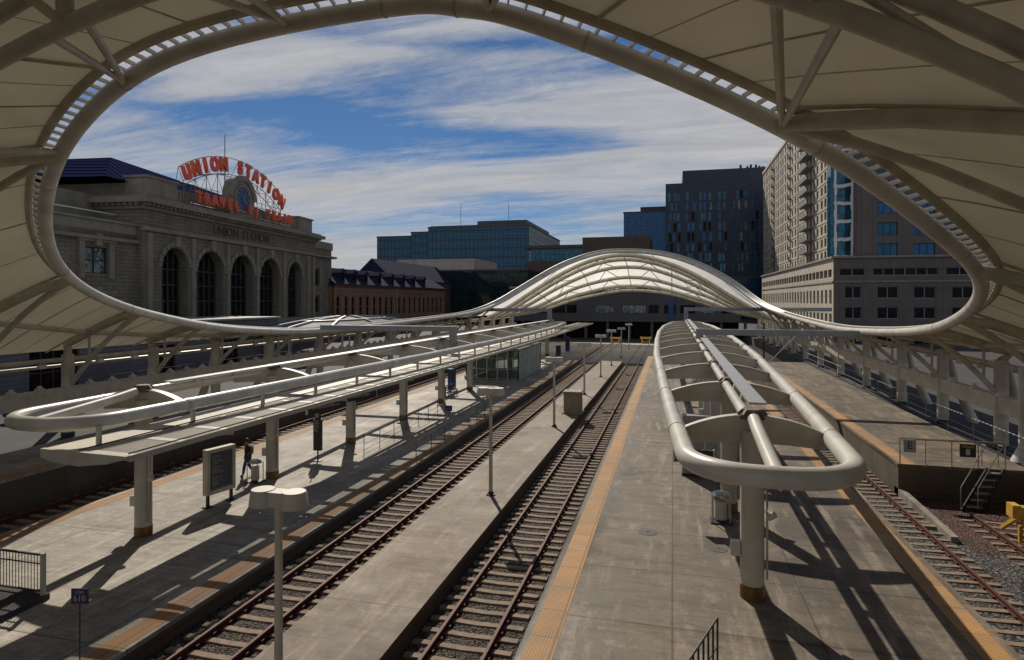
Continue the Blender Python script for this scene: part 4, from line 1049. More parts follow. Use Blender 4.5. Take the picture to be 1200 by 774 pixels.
for r in(-1.15,1.15): mb.tube([pt(a,r) for a in A],.06,5)
for r in(-1.15,): mb.tube([pt(a,r,1.2) for a in A],.06,5)
for i,a in enumerate(A):
    if i%3==0:
        mb.tube([pt(a,-1.15),pt(a,1.15)],.04,4); mb.tube([pt(a,-1.15),pt(a,-1.15,1.2)],.04,4); mb.tube([pt(a,1.15),pt(a,-1.15,1.2)],.035,4)
        s=18.4+(Rr-1.15)*math.sin(a); z=zc+(Rr-1.15)*math.cos(a)
        if abs(s-18.5)>3.2: mb.tube([SM@Vector((s,0,z)),SM@Vector((s,0,20.5))],.06,4)
    if i%3==0 and i<30:
        s=18.4+(Rr-1.15)*math.sin(a); s2=18.4+(Rr-1.15)*math.sin(A[i+3]); 
        if abs((s+s2)/2-18.5)>3.5:
            mb.tube([SM@Vector((s,0,zc+(Rr-1.15)*math.cos(a))),SM@Vector((s2,0,20.8))],.035,4); mb.tube([SM@Vector((s2,0,zc+(Rr-1.15)*math.cos(A[i+3]))),SM@Vector((s,0,20.8))],.035,4)
for z in(20.75,22.4): mb.tube([SM@Vector((7.4,-.35,z)),SM@Vector((33,-.35,z))],.05,4)
mb.tube([SM@Vector((6,0,23.2)),SM@Vector((14,0,23.2))],.05,4); mb.tube([SM@Vector((23,0,23.2)),SM@Vector((31,0,23.2))],.05,4)
mb.build('support_frame',M['signframe'],sg)
# ---- brick building right of the station
X=-63.5; t=empty('brick_building',(X,112,1),0,'long low red brick building with narrow tall windows and dark dormered slate roof','brick building')
BM=basis((0,1,0),(0,0,1),(X,0,0))@Matrix(((1,0,0,0),(0,0,1,0),(0,-1,0,0),(0,0,0,1)))   # local x = world Y, local y into building (-X)
ss=lambda u: (763.7*-X/(788-u)+X*SP)/CP
us=[396.5,406,414,423,431,439,446,453,459,468,474,480.5,486,492,497,502,507,512,517]
wins=[]
for u in us: y=ss(u); wins.append((y-.75,y+.75,5.2,9.3))
ya,yb=ss(391),ss(521)
mb=MB(); cell_wall(mb,BM,ya,yb,1,11.4,wins,.3); mb.build('wall',M['brick'],t)
for h in wins: window(t,BM,h,M['gdark'],M['stonep'],1,2,.3,.1,M['stonep'])
mb=MB(); mb.box(ya-.3,yb+.3,-.6,14,11.4,11.8,0,BM); mb.build('eaves',M['dark'],t)
mb=MB(); mb.box(ya,yb,.32,14,1,11.4,0,BM); mb.build('core_wall',M['brick'],t)
for z in(10.6,4.6): mb=MB(); mb.box(ya,yb,-.12,-.01,z,z+.25,0,BM); mb.build('string_course',M['stonep'],t)
mb=MB(); mb.box(ss(465)-.15,ss(465)+.15,-.25,-.02,1,11.3,0,BM); mb.build('downpipe',M['galv2'],t)
mb=MB(); p=[BM@Vector(q) for q in((ya,-.3,11.8),(yb,-.3,11.8),(yb-3,4.5,15.2),(ya,4.5,15.2),(ya,14,11.8),(yb,14,11.8))]
mb.quad(p[0],p[1],p[2],p[3]); mb.quad(p[3],p[2],p[5],p[4]); mb.quad(p[1],p[5],p[2],p[2]); rf=mb.build('roof',M['slate'],t)
for u in(404,418,431,447,462,475,487,499): 
    y=ss(u); mb=MB(); mb.box(y-.9,y+.9,.5,3.5,12.3,14.0,0,BM); a,b_,c,d=[BM@Vector(q) for q in((y-1.2,.2,14.0),(y+1.2,.2,14.0),(y,.2,14.9),(y,4.2,14.9))]
    e=BM@Vector((y-1.2,4.2,14)); f_=BM@Vector((y+1.2,4.2,14)); mb.quad(a,c,d,e); mb.quad(b_,c,d,f_); mb.quad(a,b_,c,c); dm=mb.build('dormer',M['slate'],rf)
    mb=MB(); mb.box(y-.6,y+.6,.44,.49,12.6,13.8,0,BM); mb.build('dormer_window',M['gdark'],dm)
# gabled slate roof behind
t=empty('gabled_building',(-78,150,1),0,'gabled dark slate roof rising behind the dormered brick building','gabled building')
mb=MB(); x0,x1,y0,y1=HX(150,415),HX(150,458),150,196; mb.box(x0,x1,y0,y1,1,HZ(150,436,327)); mb.build('wall',M['brown'],t)
mb=MB(); zt=HZ(150,440,303); ze=HZ(150,436,327); xm=(x0+x1)/2; 
mb.quad((x0-.5,y0-.5,ze),(xm,y0-.5,zt),(xm,y1,zt),(x0-.5,y1,ze)); mb.quad((x1+.5,y0-.5,ze),(x1+.5,y1,ze),(xm,y1,zt),(xm,y0-.5,zt)); mb.quad((x0-.4,y0-.3,ze),(x1+.4,y0-.3,ze),(xm,y0-.3,zt),(xm,y0-.3,zt)); mb.build('roof',M['slate'],t)
# ---- generic glass block
def glass_block(t,Y,u0,u1,vt,depth,gm,nfl=3.9,nx=1.6,band=None,zb=0,mull='galv2',mw=.09,name='curtain_wall'):
    x0,x1=HX(Y,u0),HX(Y,u1); zt=HZ(Y,(u0+u1)/2,vt)
    cw=boxpart(name,gm,t,x0,x1,Y,Y+depth,zb,zt)
    mb=MB(); x=x0
    while x<=x1+.01: mb.box(x-mw/2,x+mw/2,Y-.12,Y-.01,zb,zt); x+=nx
    y=Y
    while y<=Y+depth: mb.box(x1+.01,x1+.12,y-mw/2,y+mw/2,zb,zt); y+=nx
    z=zt-.4; 
    while z>max(zb,8): mb.box(x0,x1,Y-.1,Y-.02,z-mw/2,z+mw/2); mb.box(x1+.02,x1+.1,Y,Y+depth,z-mw/2,z+mw/2); z-=nfl/2
    mb.build('mullion',M[mull],cw)
    z=zt-1.2; k=0
    while z>8 and band:
        mb=MB(); mb.box(x0,x1+.06,Y-.06,Y+depth,z-.55,z+.0); mb.build('spandrel_band',M[band],cw); z-=nfl; k+=1
    boxpart('roof_slab',M['greyclad'],t,x0-.3,x1+.3,Y-.3,Y+depth+.3,zt,zt+.5)
    return x0,x1,zt
M['spand']=plain('dark_blue_spandrel',(.012,.022,.055),.3,.2,.2,bmp=0); M['spandl']=plain('pale_blue_spandrel',(.05,.13,.22),.3,.2,.2,bmp=0); M['mulld']=plain('navy_mullion',(.015,.02,.035),.4,.1,.2,bmp=0)
t=empty('glass_office',(HX(260,560),260,0),0,'wide blue glass office block with grey stepped penthouse, left of the far arch','office building')
x0,x1,zt=glass_block(t,260,502,620,266,75,M['gblue'],3.9,1.9,'spand',mull='mulld')
boxpart('penthouse',M['greyclad'],t,x0-.5,x1-13,264,320,zt+.5,HZ(260,540,264-1)); boxpart('penthouse',M['greyclad'],t,HX(260,553),HX(260,612),268,320,zt,HZ(260,580,256))
for i,u in enumerate((596,540)): 
    p=atY(u,256,290); mb=MB(); mb.tube([p-Vector((0,0,4)),p+Vector((0,0,7))],.12,5); mb.build('roof_mast',M['galv2'],t)
t=empty('glass_office',(HX(280,460),280,0),0,'lower blue glass office wing stepping down at the left of stepped penthouse block','office building')
glass_block(t,280,442,488,278,60,M['gblue'],3.9,1.9,'spand',mull='mulld'); glass_block(t,272,482,503,273,60,M['gblue'],3.9,1.9,'spand',mull='mulld',name='link_wall')
t=empty('mirror_glass_building',(HX(195,550),195,0),0,'dark green mirror glass building with beige roof plant box behind the brick building','glass building')
x0,x1,zt=glass_block(t,195,478,618,318,40,M['ggreen'],4.2,1.7,None,mull='mulld',mw=.06)
boxpart('plant_room',M['beige'],t,HX(195,462),HX(195,553),197,225,zt+.5,HZ(195,510,303.5))
t=empty('office_block',(HX(225,680),225,0),0,'low brown office block with a blue glass upper band just behind the far arch','office building')
Y=225; x0,x1=HX(Y,616),HX(Y,790); boxpart('wall',M['brown'],t,x0,x1,Y,Y+30,0,HZ(Y,650,306)); 
glass_block(t,Y+1,622,720,291,28,M['gteal'],3.6,1.8,None,zb=HZ(Y,650,306),mull='mulld'); boxpart('roof_slab',M['brown'],t,x0-.5,HX(Y,700),Y-.6,Y+30,HZ(Y,650,291),HZ(Y,650,287.5))
boxpart('upper_wall',M['brown'],t,HX(Y,683),HX(Y,762),Y-1,Y+30,HZ(Y,650,306),HZ(Y,720,278))
t=empty('glass_tower',(HX(300,756),300,0),0,'bright blue glass tower with small dark rooftop plant beside the dark apartment tower','tower')
x0,x1,zt=glass_block(t,300,731,790,249,30,M['gblue2'],4,2.6,None,mull='mulld',mw=.05); boxpart('plant_room',M['mulld'],t,HX(300,750),HX(300,781),304,320,zt,HZ(300,765,241))
# ---- dark tower
Y=262; t=empty('dark_tower',(HX(Y,838),Y,0),0,'tall charcoal tower with irregular slim windows behind the right end of the far arch','tower')
x0,x1=HX(Y,780),HX(Y,925); zt=HZ(Y,800,215)
rnd=random.Random(11); cols=[785.5,791,796,805.5,812,821,826,833,843.5,849,859,864.5,870,874,882,887.5,905,912]; 
rows=[(224+12.1*k,234+12.1*k) for k in range(8)]
holes=[];gm=[]
for r_,(va,vb) in enumerate(rows):
    for c,u in enumerate(cols):
        if rnd.random()<.1: continue
        j=rnd.choice((0,0,1.6,-1.2)); 
        a=HX(Y,u+j-1.5); b=HX(Y,u+j+1.5)
        if holes and holes[-1][1]>a-.1 and abs(holes[-1][2]-HZ(Y,838,vb))<.1: continue
        holes.append((a,b,HZ(Y,838,vb),HZ(Y,838,va)))
mb=MB(); cell_wall(mb,yplane(Y),x0,x1,HZ(Y,838,326),zt,holes,.3); mb.build('wall',M['darktower'],t)
boxpart('core_wall',M['darktower'],t,x0+.01,x1-.01,Y+.32,Y+30,0,zt-.01); boxpart('upper_storey',M['darktower'],t,HX(Y,800),x1,Y+1,Y+29,zt,HZ(Y,840,198))
gk=0
for k,h in enumerate(holes[:98]):
    window(t,yplane(Y),h,(M['gblue2'],M['gteal'],M['glit'],M['gdark'],M['gblue2'])[rnd.randrange(5) if h[0]>HX(Y,850) else rnd.choice((0,0,4,1,3))],None,1,1,.3)
mb=MB()
for h in holes[98:]: a,b_,c,d=h; mb.box(a,b_,Y+.26,Y+.3,c,d)
if mb.v: tag(mb.build('window',M['gteal'],t),kind='stuff')
glass_block(t,Y-2,780,925,326,20,M['gblue2'],4,2.2,None,mull='mulld',name='podium_glass')
for k,u in enumerate((868,876,880,886,890,894)):
    mb=MB(); p=atY(u,196,Y+6); mb.box(p.x-.4,p.x+.4,p.y,p.y+.8,HZ(Y,840,198),HZ(Y,840,198)+rnd.uniform(1,2.4)); mb.build('roof_vent',M['mulld'],t)
# ---- beige apartment tower and its podium
t=empty('apartment_tower',(33,160,0),0,'tall beige apartment tower with stacked balconies, its sunlit side facing the tracks','tower')
X=33.; XM=Matrix(((0,-1,0,0),(1,0,0,0),(0,0,1,0),(0,0,0,1))); XM=Matrix.Translation((X,0,0))@Matrix(((0,1,0,0),(1,0,0,0),(0,0,1,0),(0,0,0,1)))  # local x->world Y, local y->world +X
sy=lambda u: (763.7*X/(u-788)+X*SP)/CP
ZT=55.5; ya,yb=sy(970),sy(894.5)
yw=[]; 
y=ya+1.2; k=0
while y<yb-3:
    yw.append((y,y+2.0)); k+=1; y+=3.55 if k%2 else 4.4
yw=[w_ for w_ in yw if not (sy(953)-1.5<w_[0]<sy(948)+1)]
holes=[(a,b,z,z+1.9) for z in [17.5+2.95*k for k in range(13)] for a,b in yw]
mb=MB(); cell_wall(mb,XM,ya,yb,0,ZT,holes,.35); mb.build('wall',M['beige'],t)
boxpart('core_wall',M['beige'],t,X+.36,X+26,ya,yb,0,ZT-.01)
boxpart('parapet',M['beige'],t,X-.3,X+26,ya-.2,yb,ZT,ZT+.9)
near_h=sorted(holes,key=lambda h:h[0])[:98]; far_h=sorted(holes,key=lambda h:h[0])[98:]
for h in near_h: window(t,XM,h,M['gdark'],M['stonep'],2,1,.35,.12)
mb=MB()
for h in far_h: mb.box(h[0],h[1],.3,.34,h[2],h[3],0,XM)
tag(mb.build('window',M['gdark'],t),kind='stuff')
for k in range(13):
    z=17.0+2.95*k
    for u0,u1 in((944,953.5),):
        a,b=sy(u1),sy(u0); mb=MB(); mb.box(X-1.9,X-.02,a,b,z,z+.2); bl=mb.build('balcony',M['stonep'],t)
        mb=MB(); mb.box(X-1.9,X-1.84,a,b,z+.22,z+1.25); mb.build('balustrade',M['galv2'],bl)
    for u0 in(907,927): a=sy(u0); mb=MB(); mb.box(X-.5,X-.02,a,a+2.2,z,z+.15); bl=mb.build('balcony',M['dark'],t); mb=MB(); mb.box(X-.5,X-.46,a,a+2.2,z+.17,z+1.1); mb.build('balustrade',M['dark'],bl)
    mb=MB(); mb.box(X-.09,X-.01,ya,yb,z-.15,z+.02); mb.build('string_course',M['stonep'],t)
for u0 in(908,936,951):
    a=sy(u0); mb=MB(); mb.box(X-.06,X-.012,a,a+1.3,16,ZT-3); mb.build('painted_recess_strip',M['brown'],t)  # flat brown strips paint the dark of recessed bays onto the wall face
# glazed corner and mauve tower
t=empty('glass_corner_tower',(40,136,0),0,'narrow glass tower with pale grid reflections between the beige tower and the mauve block','tower')
Y=136; x0,x1=HX(Y,973.5),HX(Y,1012); boxpart('curtain_wall',M['gteal'],t,x0,x1,Y,Y+3,15,60); 
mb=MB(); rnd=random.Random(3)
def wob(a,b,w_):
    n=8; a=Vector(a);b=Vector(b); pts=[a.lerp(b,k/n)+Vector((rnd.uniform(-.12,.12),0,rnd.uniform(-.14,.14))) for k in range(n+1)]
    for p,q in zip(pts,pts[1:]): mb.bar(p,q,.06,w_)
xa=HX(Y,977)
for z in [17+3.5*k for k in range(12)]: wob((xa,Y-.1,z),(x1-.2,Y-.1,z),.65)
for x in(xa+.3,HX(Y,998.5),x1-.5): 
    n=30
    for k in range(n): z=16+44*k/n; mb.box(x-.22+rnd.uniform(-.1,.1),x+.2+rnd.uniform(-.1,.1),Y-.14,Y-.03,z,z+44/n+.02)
mb.build('painted_reflection_grid',M['white'],t)  # wobbly white bars model the reflections seen in the glass
t=empty('mauve_tower',(60,128,0),0,'mauve grey block with blue windows in shade, right of the narrow glass tower','tower')
Y=130; x0=HX(Y,1010); x1=HX(Y,1215); px=lambda a,b,c,d:(HX(Y,a),HX(Y,b),HZ(Y,(a+b)/2,d),HZ(Y,(a+b)/2,c))
holes=[]
for r_ in range(6):
    for (a,b) in((1028,1052),(1070,1096),(1150,1175)):
        holes.append(px(a,b,212+24.4*(r_-2),227+24.4*(r_-2)))
for r_ in range(3): holes.append(px(1110,1119,232+27*r_-3,246+27*r_-3))
zl=HZ(Y,1060,303)
holes=[h for h in holes if h[2]>zl+.3]
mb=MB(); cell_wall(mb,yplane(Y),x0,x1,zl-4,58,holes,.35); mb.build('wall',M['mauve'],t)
boxpart('core_wall',M['mauve'],t,x0+.02,x1,Y+.37,Y+25,zl-4,57.9)
for h in holes: window(t,yplane(Y),h,M['gblue2'] if rnd.random()<.55 else M['gblue'],M['mulld'],3 if h[1]-h[0]>3 else 1,1,.35,.12)
t=empty('podium_building',(40,122,0),0,'broad stone podium block with square windows, one side sunlit and its front in shade','podium')
X2=27.2; Y2=120.5; zt=HZ(Y2,975.6,303)
XM2=Matrix.Translation((X2,0,0))@Matrix(((0,1,0,0),(1,0,0,0),(0,0,1,0),(0,0,0,1))); sy2=lambda u:(763.7*X2/(u-788)+X2*SP)/CP
yb=sy2(893)
ws=[]; y=Y2+1.3
while y<yb-3: ws.append(y); y+=3.3
zr=[(4.0,6.1),(7.9,10.4)]; holes=[(y,y+1.7,a,b) for y in ws for a,b in zr]+[(y,y+2.7,12.6,14.0) for y in ws]
mb=MB(); cell_wall(mb,XM2,Y2,yb,0,zt,holes,.4); mb.build('wall',M['beige'],t)
for h in sorted(holes)[:90]: window(t,XM2,h,M['gdark'],M['stonep'],1 if h[2]<12 else 2,1,.4,.1)
Y=Y2; x1=HX(Y,1230); holes=[]
for a,b in((990,1010),(1028,1053),(1071,1097),(1116,1142),(1160,1190)):
    for c,d in((336,350),(360,374),(389,404)): holes.append(px(a,b,c,d) if False else (HX(Y,a),HX(Y,b),HZ(Y,a,d),HZ(Y,a,c)))
for a,b in((984,1014),(1023,1100),(1109,1142),(1150,1190)): holes.append((HX(Y,a),HX(Y,b),HZ(Y,1000,323.5),HZ(Y,1000,314.5)))
mb=MB(); cell_wall(mb,yplane(Y),X2,x1,0,zt,holes,.4); mb.build('shade_painted_front_wall',M['mauve'],t)  # same podium as the beige side; its shade is put into the darker colour
for h in holes: window(t,yplane(Y),h,M['gdark'],M['galv2'],2 if h[1]-h[0]<6 else 6,1,.4,.12)
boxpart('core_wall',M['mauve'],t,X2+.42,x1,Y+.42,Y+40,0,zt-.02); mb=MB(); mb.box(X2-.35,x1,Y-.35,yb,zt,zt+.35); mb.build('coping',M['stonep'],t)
mb=MB(); mb.box(X2-.15,X2-.02,Y-.15,yb,11.6,11.9); mb.box(X2-.15,x1,Y-.15,Y-.02,11.6,11.9); mb.build('string_course',M['stonep'],t)
# ---- building across the end of the tracks
Y=146; t=empty('end_building',(-10,Y,0),0,'dark grey building closing the far end of the tracks beneath the arch','building')
x0,x1=HX(146,598),HX(146,868); P1_=lambda a,b,c,d:(HX(Y,a),HX(Y,b),HZ(Y,720,d),HZ(Y,720,c))
holes=[P1_(a,b,357.5,367.5) for a,b in((628,642),(646,662),(664,676),(690.5,695),(697,720),(729,757),(760,772),(778,792),(797,815),(822,838),(845,858))]
mb=MB(); cell_wall(mb,yplane(Y),x0,x1,HZ(Y,720,377),HZ(Y,720,338),holes,.4); mb.build('wall',M['greyclad'],t)
for k,h in enumerate(holes): window(t,yplane(Y),h,M['glit'] if k in(3,4,5,9) else M['gdark'],M['mulld'],4 if h[1]-h[0]>3 else 2,1,.4,.1)
boxpart('core_wall',M['greyclad'],t,x0+.02,x1-.02,Y+.42,Y+25,HZ(Y,720,377)+.02,HZ(Y,720,338)-.02)
boxpart('ground_floor',M['gdark'],t,x0,x1,Y+4,Y+25,-.3,HZ(Y,720,377))
boxpart('roof_slab',M['galv2'],t,x0,x1,Y-1.2,Y+25,HZ(Y,720,338),HZ(Y,720,338)+.5)
for k in range(18): x=x0+3+k*5; mb=MB(); mb.box(x-.3,x+.3,Y+.5,Y+1.1,-.3,HZ(Y,720,377)); mb.build('pier',M['greyclad'],t)
boxpart('blue_panel',M['bluepanel'],t,HX(Y,783),HX(Y,790),Y-.3,Y-.05,0,HZ(Y,720,350))
# ---- white shell canopy between hall and station
t=empty('shell_canopy',(-42,75,1.1),0,'low pale shell shaped glass canopy with curved ribs in front of the station','shell canopy')
cx_,cy_,rx,ry,zb_,hh=-43.5,79,4.6,19,4.9,1.35
def sh(a,r): return Vector((cx_+rx*r*math.cos(a),cy_+ry*r*math.sin(a),zb_+hh*(1-r*r)))
for k in range(10):
    mb=MB(); a0,a1=2*math.pi*k/10,2*math.pi*(k+1)/10; n=5; m_=4
    for i in range(n+1):
        for j in range(m_+1): mb.v.append(tuple(sh(a0+(a1-a0)*j/m_,max(.001,i/n))))
    for i in range(n):
        for j in range(m_): q=i*(m_+1)+j; mb.f.append((q,q+1,q+m_+2,q+m_+1)); mb.m.append(0)
    mb.build('shell_panel',M['gblue'] if k in(5,6,7) else M['etfe'],t,smooth=True)
    mb=MB(); mb.tube([sh(a0,r/8)+Vector((0,0,.1)) for r in range(1,9)],.16,6); mb.build('shell_rib',M['galv'],t,smooth=True)
mb=MB(); mb.tube([sh(2*math.pi*k/40,1)+Vector((0,0,.02)) for k in range(40)],.22,8,True); mb.tube([sh(2*math.pi*k/40,.55)+Vector((0,0,.1)) for k in range(40)],.12,8,True); mb.build('rim_tube',M['galv'],t,smooth=True)
for a in(.4,1.1,2.0,2.7,3.6,4.3,5.1,5.8): p=sh(a,.92); mb=MB(); mb.tube([(p.x,p.y,1.1),(p.x,p.y,p.z)],.13,8); mb.build('post',M['galv'],t)
# ---- street level things behind the left columns
def hoarding(y0,y1,label,x=-40):
    t=empty('red_hoarding',(x,y0,1.1),0,label,'hoarding','red hoardings along the station side street')
    mb=MB(); mb.box(x-.06,x,y0,y1,1.15,2.6); mb.build('panel',M['red'],t)
    mb=MB(); y=y0
    while y<y1: mb.box(x+.01,x+.06,y,y+.06,1.15,3.1); y+=2.4
    mb.build('post',M['dark'],t); mb=MB(); mb.bar((x+.03,y0,3.05),(x+.03,y1,3.05),.04); mb.build('top_rail',M['dark'],t)
hoarding(37.5,46,'red hoarding panels seen behind the second and third left columns'); hoarding(47,62,'longer red hoarding farther along, ahead of the shell canopy')
X=-45.5; t=empty('street_building',(X,20,1),0,'low grey sided street building with black shopfront glazing behind the left hall columns','street building')
mb=MB(); SBM=Matrix.Translation((X,0,0))@Matrix(((0,-1,0,0),(1,0,0,0),(0,0,1,0),(0,0,0,1)))
hs=[(18,24,1.3,5.2),(25,31,1.3,5.2),(36,40,1.3,4.9),(47,50,1.2,4.4),(56,59,1.2,4.4)]
cell_wall(mb,SBM,10,66,1,6.4,hs,.3); mb.build('wall',M['siding'],t)
for h in hs: window(t,SBM,h,M['gdark'],M['dark'],4,2,.3,.1)
boxpart('roof_slab',M['galv2'],t,X-8,X+.4,10,66,6.4,6.6)
# ---------------------------------------------------------------- people and cars
def skin_body(name,verts,edges,rad,mat,parent,sub=2,root=0):
    me=bpy.data.meshes.new(name); me.from_pydata(verts,edges,[]); ob=bpy.data.objects.new(name,me); COL.objects.link(ob)
    md=ob.modifiers.new('s','SKIN'); md.use_smooth_shade=True
    for i,r in enumerate(rad): d=me.skin_vertices[0].data[i]; d.radius=(r,r) if not isinstance(r,tuple) else r; d.use_root=(i==root)
    ob.modifiers.new('u','SUBSURF').levels=sub
    dg=bpy.context.evaluated_depsgraph_get(); m2=bpy.data.meshes.new_from_object(ob.evaluated_get(dg)); bpy.data.objects.remove(ob)
    m2.materials.clear(); m2.materials.append(mat)
    for p in m2.polygons: p.use_smooth=True
    o=bpy.data.objects.new(name,m2); COL.objects.link(o)
    if parent: o.parent=parent
    return o
def person(x,y,z,rz,label):
    # local: faces +y, stands on z=0, 1.76 m tall, walking, left leg forward
    V=[(0,0,.96),(0,.02,1.15),(0,.03,1.36),(0,.04,1.5),(0,.06,1.63),(0,.07,1.70),   # 0-5 pelvis..head
       (-.17,.02,1.43),(-.25,.0,1.18),(-.25,.10,.96),(-.245,.14,.88),                   # 6-9 left arm
       (.17,.02,1.43),(.25,-.06,1.18),(.25,-.02,.94),(.245,.0,.86),                      # 10-13 right arm
       (-.10,.01,.90),(-.11,.14,.52),(-.11,.20,.10),(-.11,.33,.05),                      # 14-17 left leg fwd
       (.10,-.01,.90),(.12,-.02,.50),(.12,-.26,.13),(.12,-.16,.05)]                       # 18-21 right leg back
    E_=[(0,1),(1,2),(2,3),(3,4),(4,5),(2,6),(6,7),(7,8),(8,9),(2,10),(10,11),(11,12),(12,13),(0,14),(14,15),(15,16),(16,17),(0,18),(18,19),(19,20),(20,21)]
    Rr_=[.12,.125,(.15,.11),.055,.085,.075,.055,.045,.036,.03,.055,.045,.036,.03,.085,.06,.042,.035,.085,.06,.042,.035]
    b=skin_body('person',V,E_,Rr_,M['skin'],None); b.location=(x,y,z); b.rotation_euler=(0,0,rz); tag(b,label,'person')
    jv=[V[0],V[1],V[2],(0,.035,1.45),V[6],V[7],V[8],V[10],V[11],V[12],(0,0,.90)]
    skin_body('jacket',jv,[(0,1),(1,2),(2,3),(2,4),(4,5),(5,6),(2,7),(7,8),(8,9),(0,10)],[.15,.155,(.18,.14),.085,.075,.065,.05,.075,.065,.05,.15],M['jacket'],b)
    skin_body('jeans',[V[0],V[14],V[15],V[16],V[18],V[19],V[20]],[(0,1),(1,2),(2,3),(0,4),(4,5),(5,6)],[.135,.10,.078,.062,.10,.078,.062],M['jeans'],b)
    for i,n in((16,17),(20,21)): skin_body('shoe',[Vector(V[i])-Vector((0,.03,.05)),V[n]],[(0,1)],[.055,(.05,.045)],M['shoe'],b)
    mb=MB(); mb.lathe([(.03,-.09),(.085,-.06),(.1,.0),(.092,.05),(.05,.09),(.01,.1)],(0,.05,1.69),14); mb.build('hair',M['hair'],b,smooth=True,local=True)
    mb=MB(); mb.lathe([(.05,-.2),(.12,-.17),(.14,0),(.12,.15),(.05,.2)],(0,-.16,1.24),12,sy=.65); mb.build('backpack',M['tanbag'],b,smooth=True,local=True)
    return b
person(-19.25,25.6,ZP1,R(118),'person in dark jacket and blue jeans with tan backpack walking behind the notice board')
def car(x,y,z,rz,paint,label):
    t=empty('parked_car',(x,y,z),rz,label,'car','cars parked on the station side street')
    prof=[(-2.2,.35),(-2.25,.7),(-2.1,.92),(-1.5,.98),(-.9,1.4),(.5,1.45),(1.15,1.02),(2.0,.88),(2.2,.65),(2.15,.32)]
    wid=[.78,.84,.82,.8,.62,.62,.8,.78,.78,.76]
    mb=MB(); n=len(prof)
    for s in(-1,1):
        for (px_,pz),w_ in zip(prof,wid): mb.v.append((px_,s*w_,pz))
    for i in range(n): j=(i+1)%n; mb.f.append((i,j,n+j,n+i)); mb.m.append(0)
    cen=len(mb.v); mb.v+= [(0,-.86,.6),(0,.86,.6)]
    for i in range(n): j=(i+1)%n; mb.f.append((i,j,cen)); mb.m.append(0); mb.f.append((n+i,n+j,cen+1)); mb.m.append(0)
    b=mb.build('body',paint,t,smooth=True,local=True)
    for s in(-1,1):
        mb=MB(); mb.v=[(-1.35,s*.79,.99),(-.85,s*.66,1.34),(.45,s*.66,1.38),(1.0,s*.79,1.02)]; mb.f=[(0,1,2,3)]; mb.m=[0]; mb.build('side_window',M['gdark'],b,local=True)
        for xx in(-1.4,1.4):
            mb=MB(); mb.tube([(xx,s*.66,.33),(xx,s*.87,.33)],.33,18); w=mb.build('wheel',M['tyre'],t,smooth=True,local=True)
            mb=MB(); mb.tube([(xx,s*.87,.33),(xx,s*.885,.33)],.19,12); mb.build('rim',M['galv'],w,local=True)
    for s in(-.55,.55): mb=MB(); mb.box(2.17,2.22,s-.16,s+.16,.62,.76); mb.build('headlight',M['galv'],t,local=True)
    return t
M['carblue']=plain('blue_car_paint',(.02,.07,.2),.2,.05,2,bmp=0); M['cardark']=plain('dark_car_paint',(.02,.02,.025),.2,.05,2,bmp=0)
car(-38.3,31.5,1.14,R(90),M['carblue'],'blue parked car behind the left hall columns, nearest to the picture edge'); car(-38.3,38.5,1.14,R(90),M['carblue'],'blue parked car behind the second left hall column'); car(-38.2,56,1.14,R(90),M['cardark'],'dark parked car in front of the longer red hoarding')
CLR=8;CLX=3.2;CLY=1.4;CLB=4.6;SKYS=.10;EXPO=-.1
CLR=8;CLX=5.2;CLY=2.4;CLB=6.6;SKYS=.078;EXPO=-.07
# ---------------------------------------------------------------- camera, sky, sun
cam=bpy.data.cameras.new('camera'); co=bpy.data.objects.new('camera',cam); COL.objects.link(co)
co.location=(0,0,H); co.rotation_euler=(R(90),0,PSI); cam.sensor_width=36; cam.lens=FP/1200*36; cam.shift_y=-35/1200; cam.clip_end=5000; cam.clip_start=.05
SC.camera=co
SUN_AZ=R(-26.5)   # from +Y towards +X
SUN_EL=R(39)
sd=Vector((math.sin(SUN_AZ)*math.cos(SUN_EL),math.cos(SUN_AZ)*math.cos(SUN_EL),math.sin(SUN_EL)))
sl=bpy.data.lights.new('sun','SUN'); sl.energy=4.4; sl.angle=R(.5); sl.color=(1,.90,.76)
so=bpy.data.objects.new('sun',sl); COL.objects.link(so); so.rotation_euler=sd.to_track_quat('Z','Y').to_euler(); so.location=(0,0,80)
wd=bpy.data.worlds.new('World'); SC.world=wd; wd.use_nodes=True; nt=wd.node_tree; N=nt.nodes; L=nt.links
bg=N['Background']; sky=N.new('ShaderNodeTexSky'); sky.sky_type='NISHITA'; sky.sun_disc=False; sky.sun_elevation=SUN_EL; sky.sun_rotation=SUN_AZ
sky.air_density=1.0; sky.dust_density=.25; sky.ozone_density=3.0; sky.altitude=1600
tc=N.new('ShaderNodeTexCoord'); sep=N.new('ShaderNodeSeparateXYZ'); L.new(tc.outputs['Generated'],sep.inputs[0])
def mth(op,a,b=None):
    n=N.new('ShaderNodeMath'); n.operation=op
    for k,x in enumerate((a,b)):
        if x is None: continue
        if isinstance(x,(int,float)): n.inputs[k].default_value=x
        else: L.new(x,n.inputs[k])
    return n.outputs[0]
zz=mth('MAXIMUM',sep.outputs[2],.0)
den=mth('ADD',zz,.13)
cx=mth('DIVIDE',sep.outputs[0],den); cy=mth('DIVIDE',sep.outputs[1],den)
cb=N.new('ShaderNodeCombineXYZ'); L.new(cx,cb.inputs[0]); L.new(cy,cb.inputs[1])
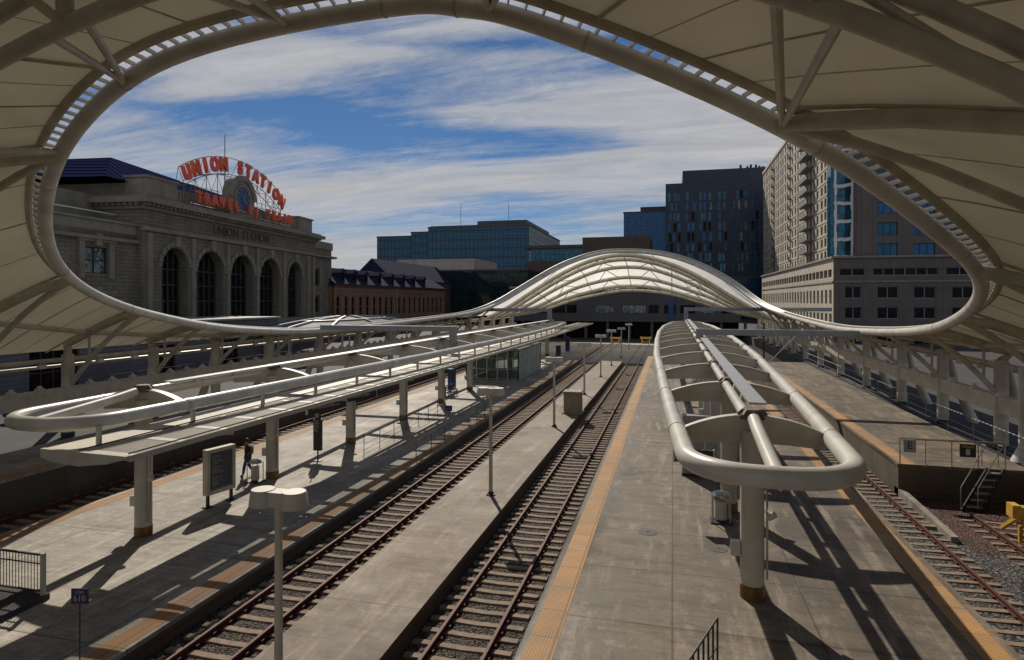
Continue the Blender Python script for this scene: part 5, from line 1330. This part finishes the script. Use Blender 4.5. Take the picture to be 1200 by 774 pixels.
def cn(scale,st,rot,loc,det=8,ro=.6,dist=.0):
    mp=N.new('ShaderNodeMapping'); mp.inputs['Scale'].default_value=st; mp.inputs['Rotation'].default_value=(0,0,rot); mp.inputs['Location'].default_value=loc; L.new(cb.outputs[0],mp.inputs[0])
    n=N.new('ShaderNodeTexNoise'); n.inputs['Scale'].default_value=scale; n.inputs['Detail'].default_value=det; n.inputs['Roughness'].default_value=ro; n.inputs['Distortion'].default_value=dist
    L.new(mp.outputs[0],n.inputs['Vector']); return n.outputs['Fac']
big=cn(1.0,(.30,1.15,1),R(CLR),(CLX,CLY,0),5,.5,.4)
fine=cn(2.6,(.45,1.9,1),R(CLR-6),(4,2,0),10,.72,.6)
wisp=cn(9,(.9,1.3,1),R(50),(1,7,0),8,.75,.8)
s=mth('ADD',mth('MULTIPLY',big,.66),mth('ADD',mth('MULTIPLY',fine,.26),mth('MULTIPLY',wisp,.10)))
wob=mth('MULTIPLY',mth('SUBTRACT',big,.5),.16); zw=mth('ADD',mth('ADD',zz,wob),mth('MULTIPLY',sep.outputs[0],.05))
low=ramp(nt,zw,[(0,.62),(.09,.65),(.15,.66),(.19,.58),(.225,.50),(.255,.66),(.33,.70),(.355,.50),(.39,.60),(.6,.52)]); s=mth('ADD',s,mth('MULTIPLY',mth('SUBTRACT',low,.5),.55))
msk=ramp(nt,s,[(.47,0),(.515,.3),(.58,.78),(.68,1)])
tint=mix(nt,1,sky.outputs[0],(.40,.57,.71),'MULTIPLY')
shade=ramp(nt,fine,[(.3,.82),(.7,1.08)])
cloud=mix(nt,1,(CLB,CLB*1.0,CLB*1.02),shade,'MULTIPLY')
L.new(mix(nt,msk,tint,cloud),bg.inputs[0]); bg.inputs[1].default_value=SKYS
SC.view_settings.view_transform='Standard'; SC.view_settings.look='None'; SC.view_settings.exposure=EXPO; SC.view_settings.gamma=1
SC.cycles.max_bounces=6; SC.cycles.diffuse_bounces=3; SC.cycles.glossy_bounces=3; SC.cycles.transparent_max_bounces=8; SC.cycles.caustics_reflective=False; SC.cycles.caustics_refractive=False
SC.cycles.use_adaptive_sampling=True; SC.cycles.use_denoising=True
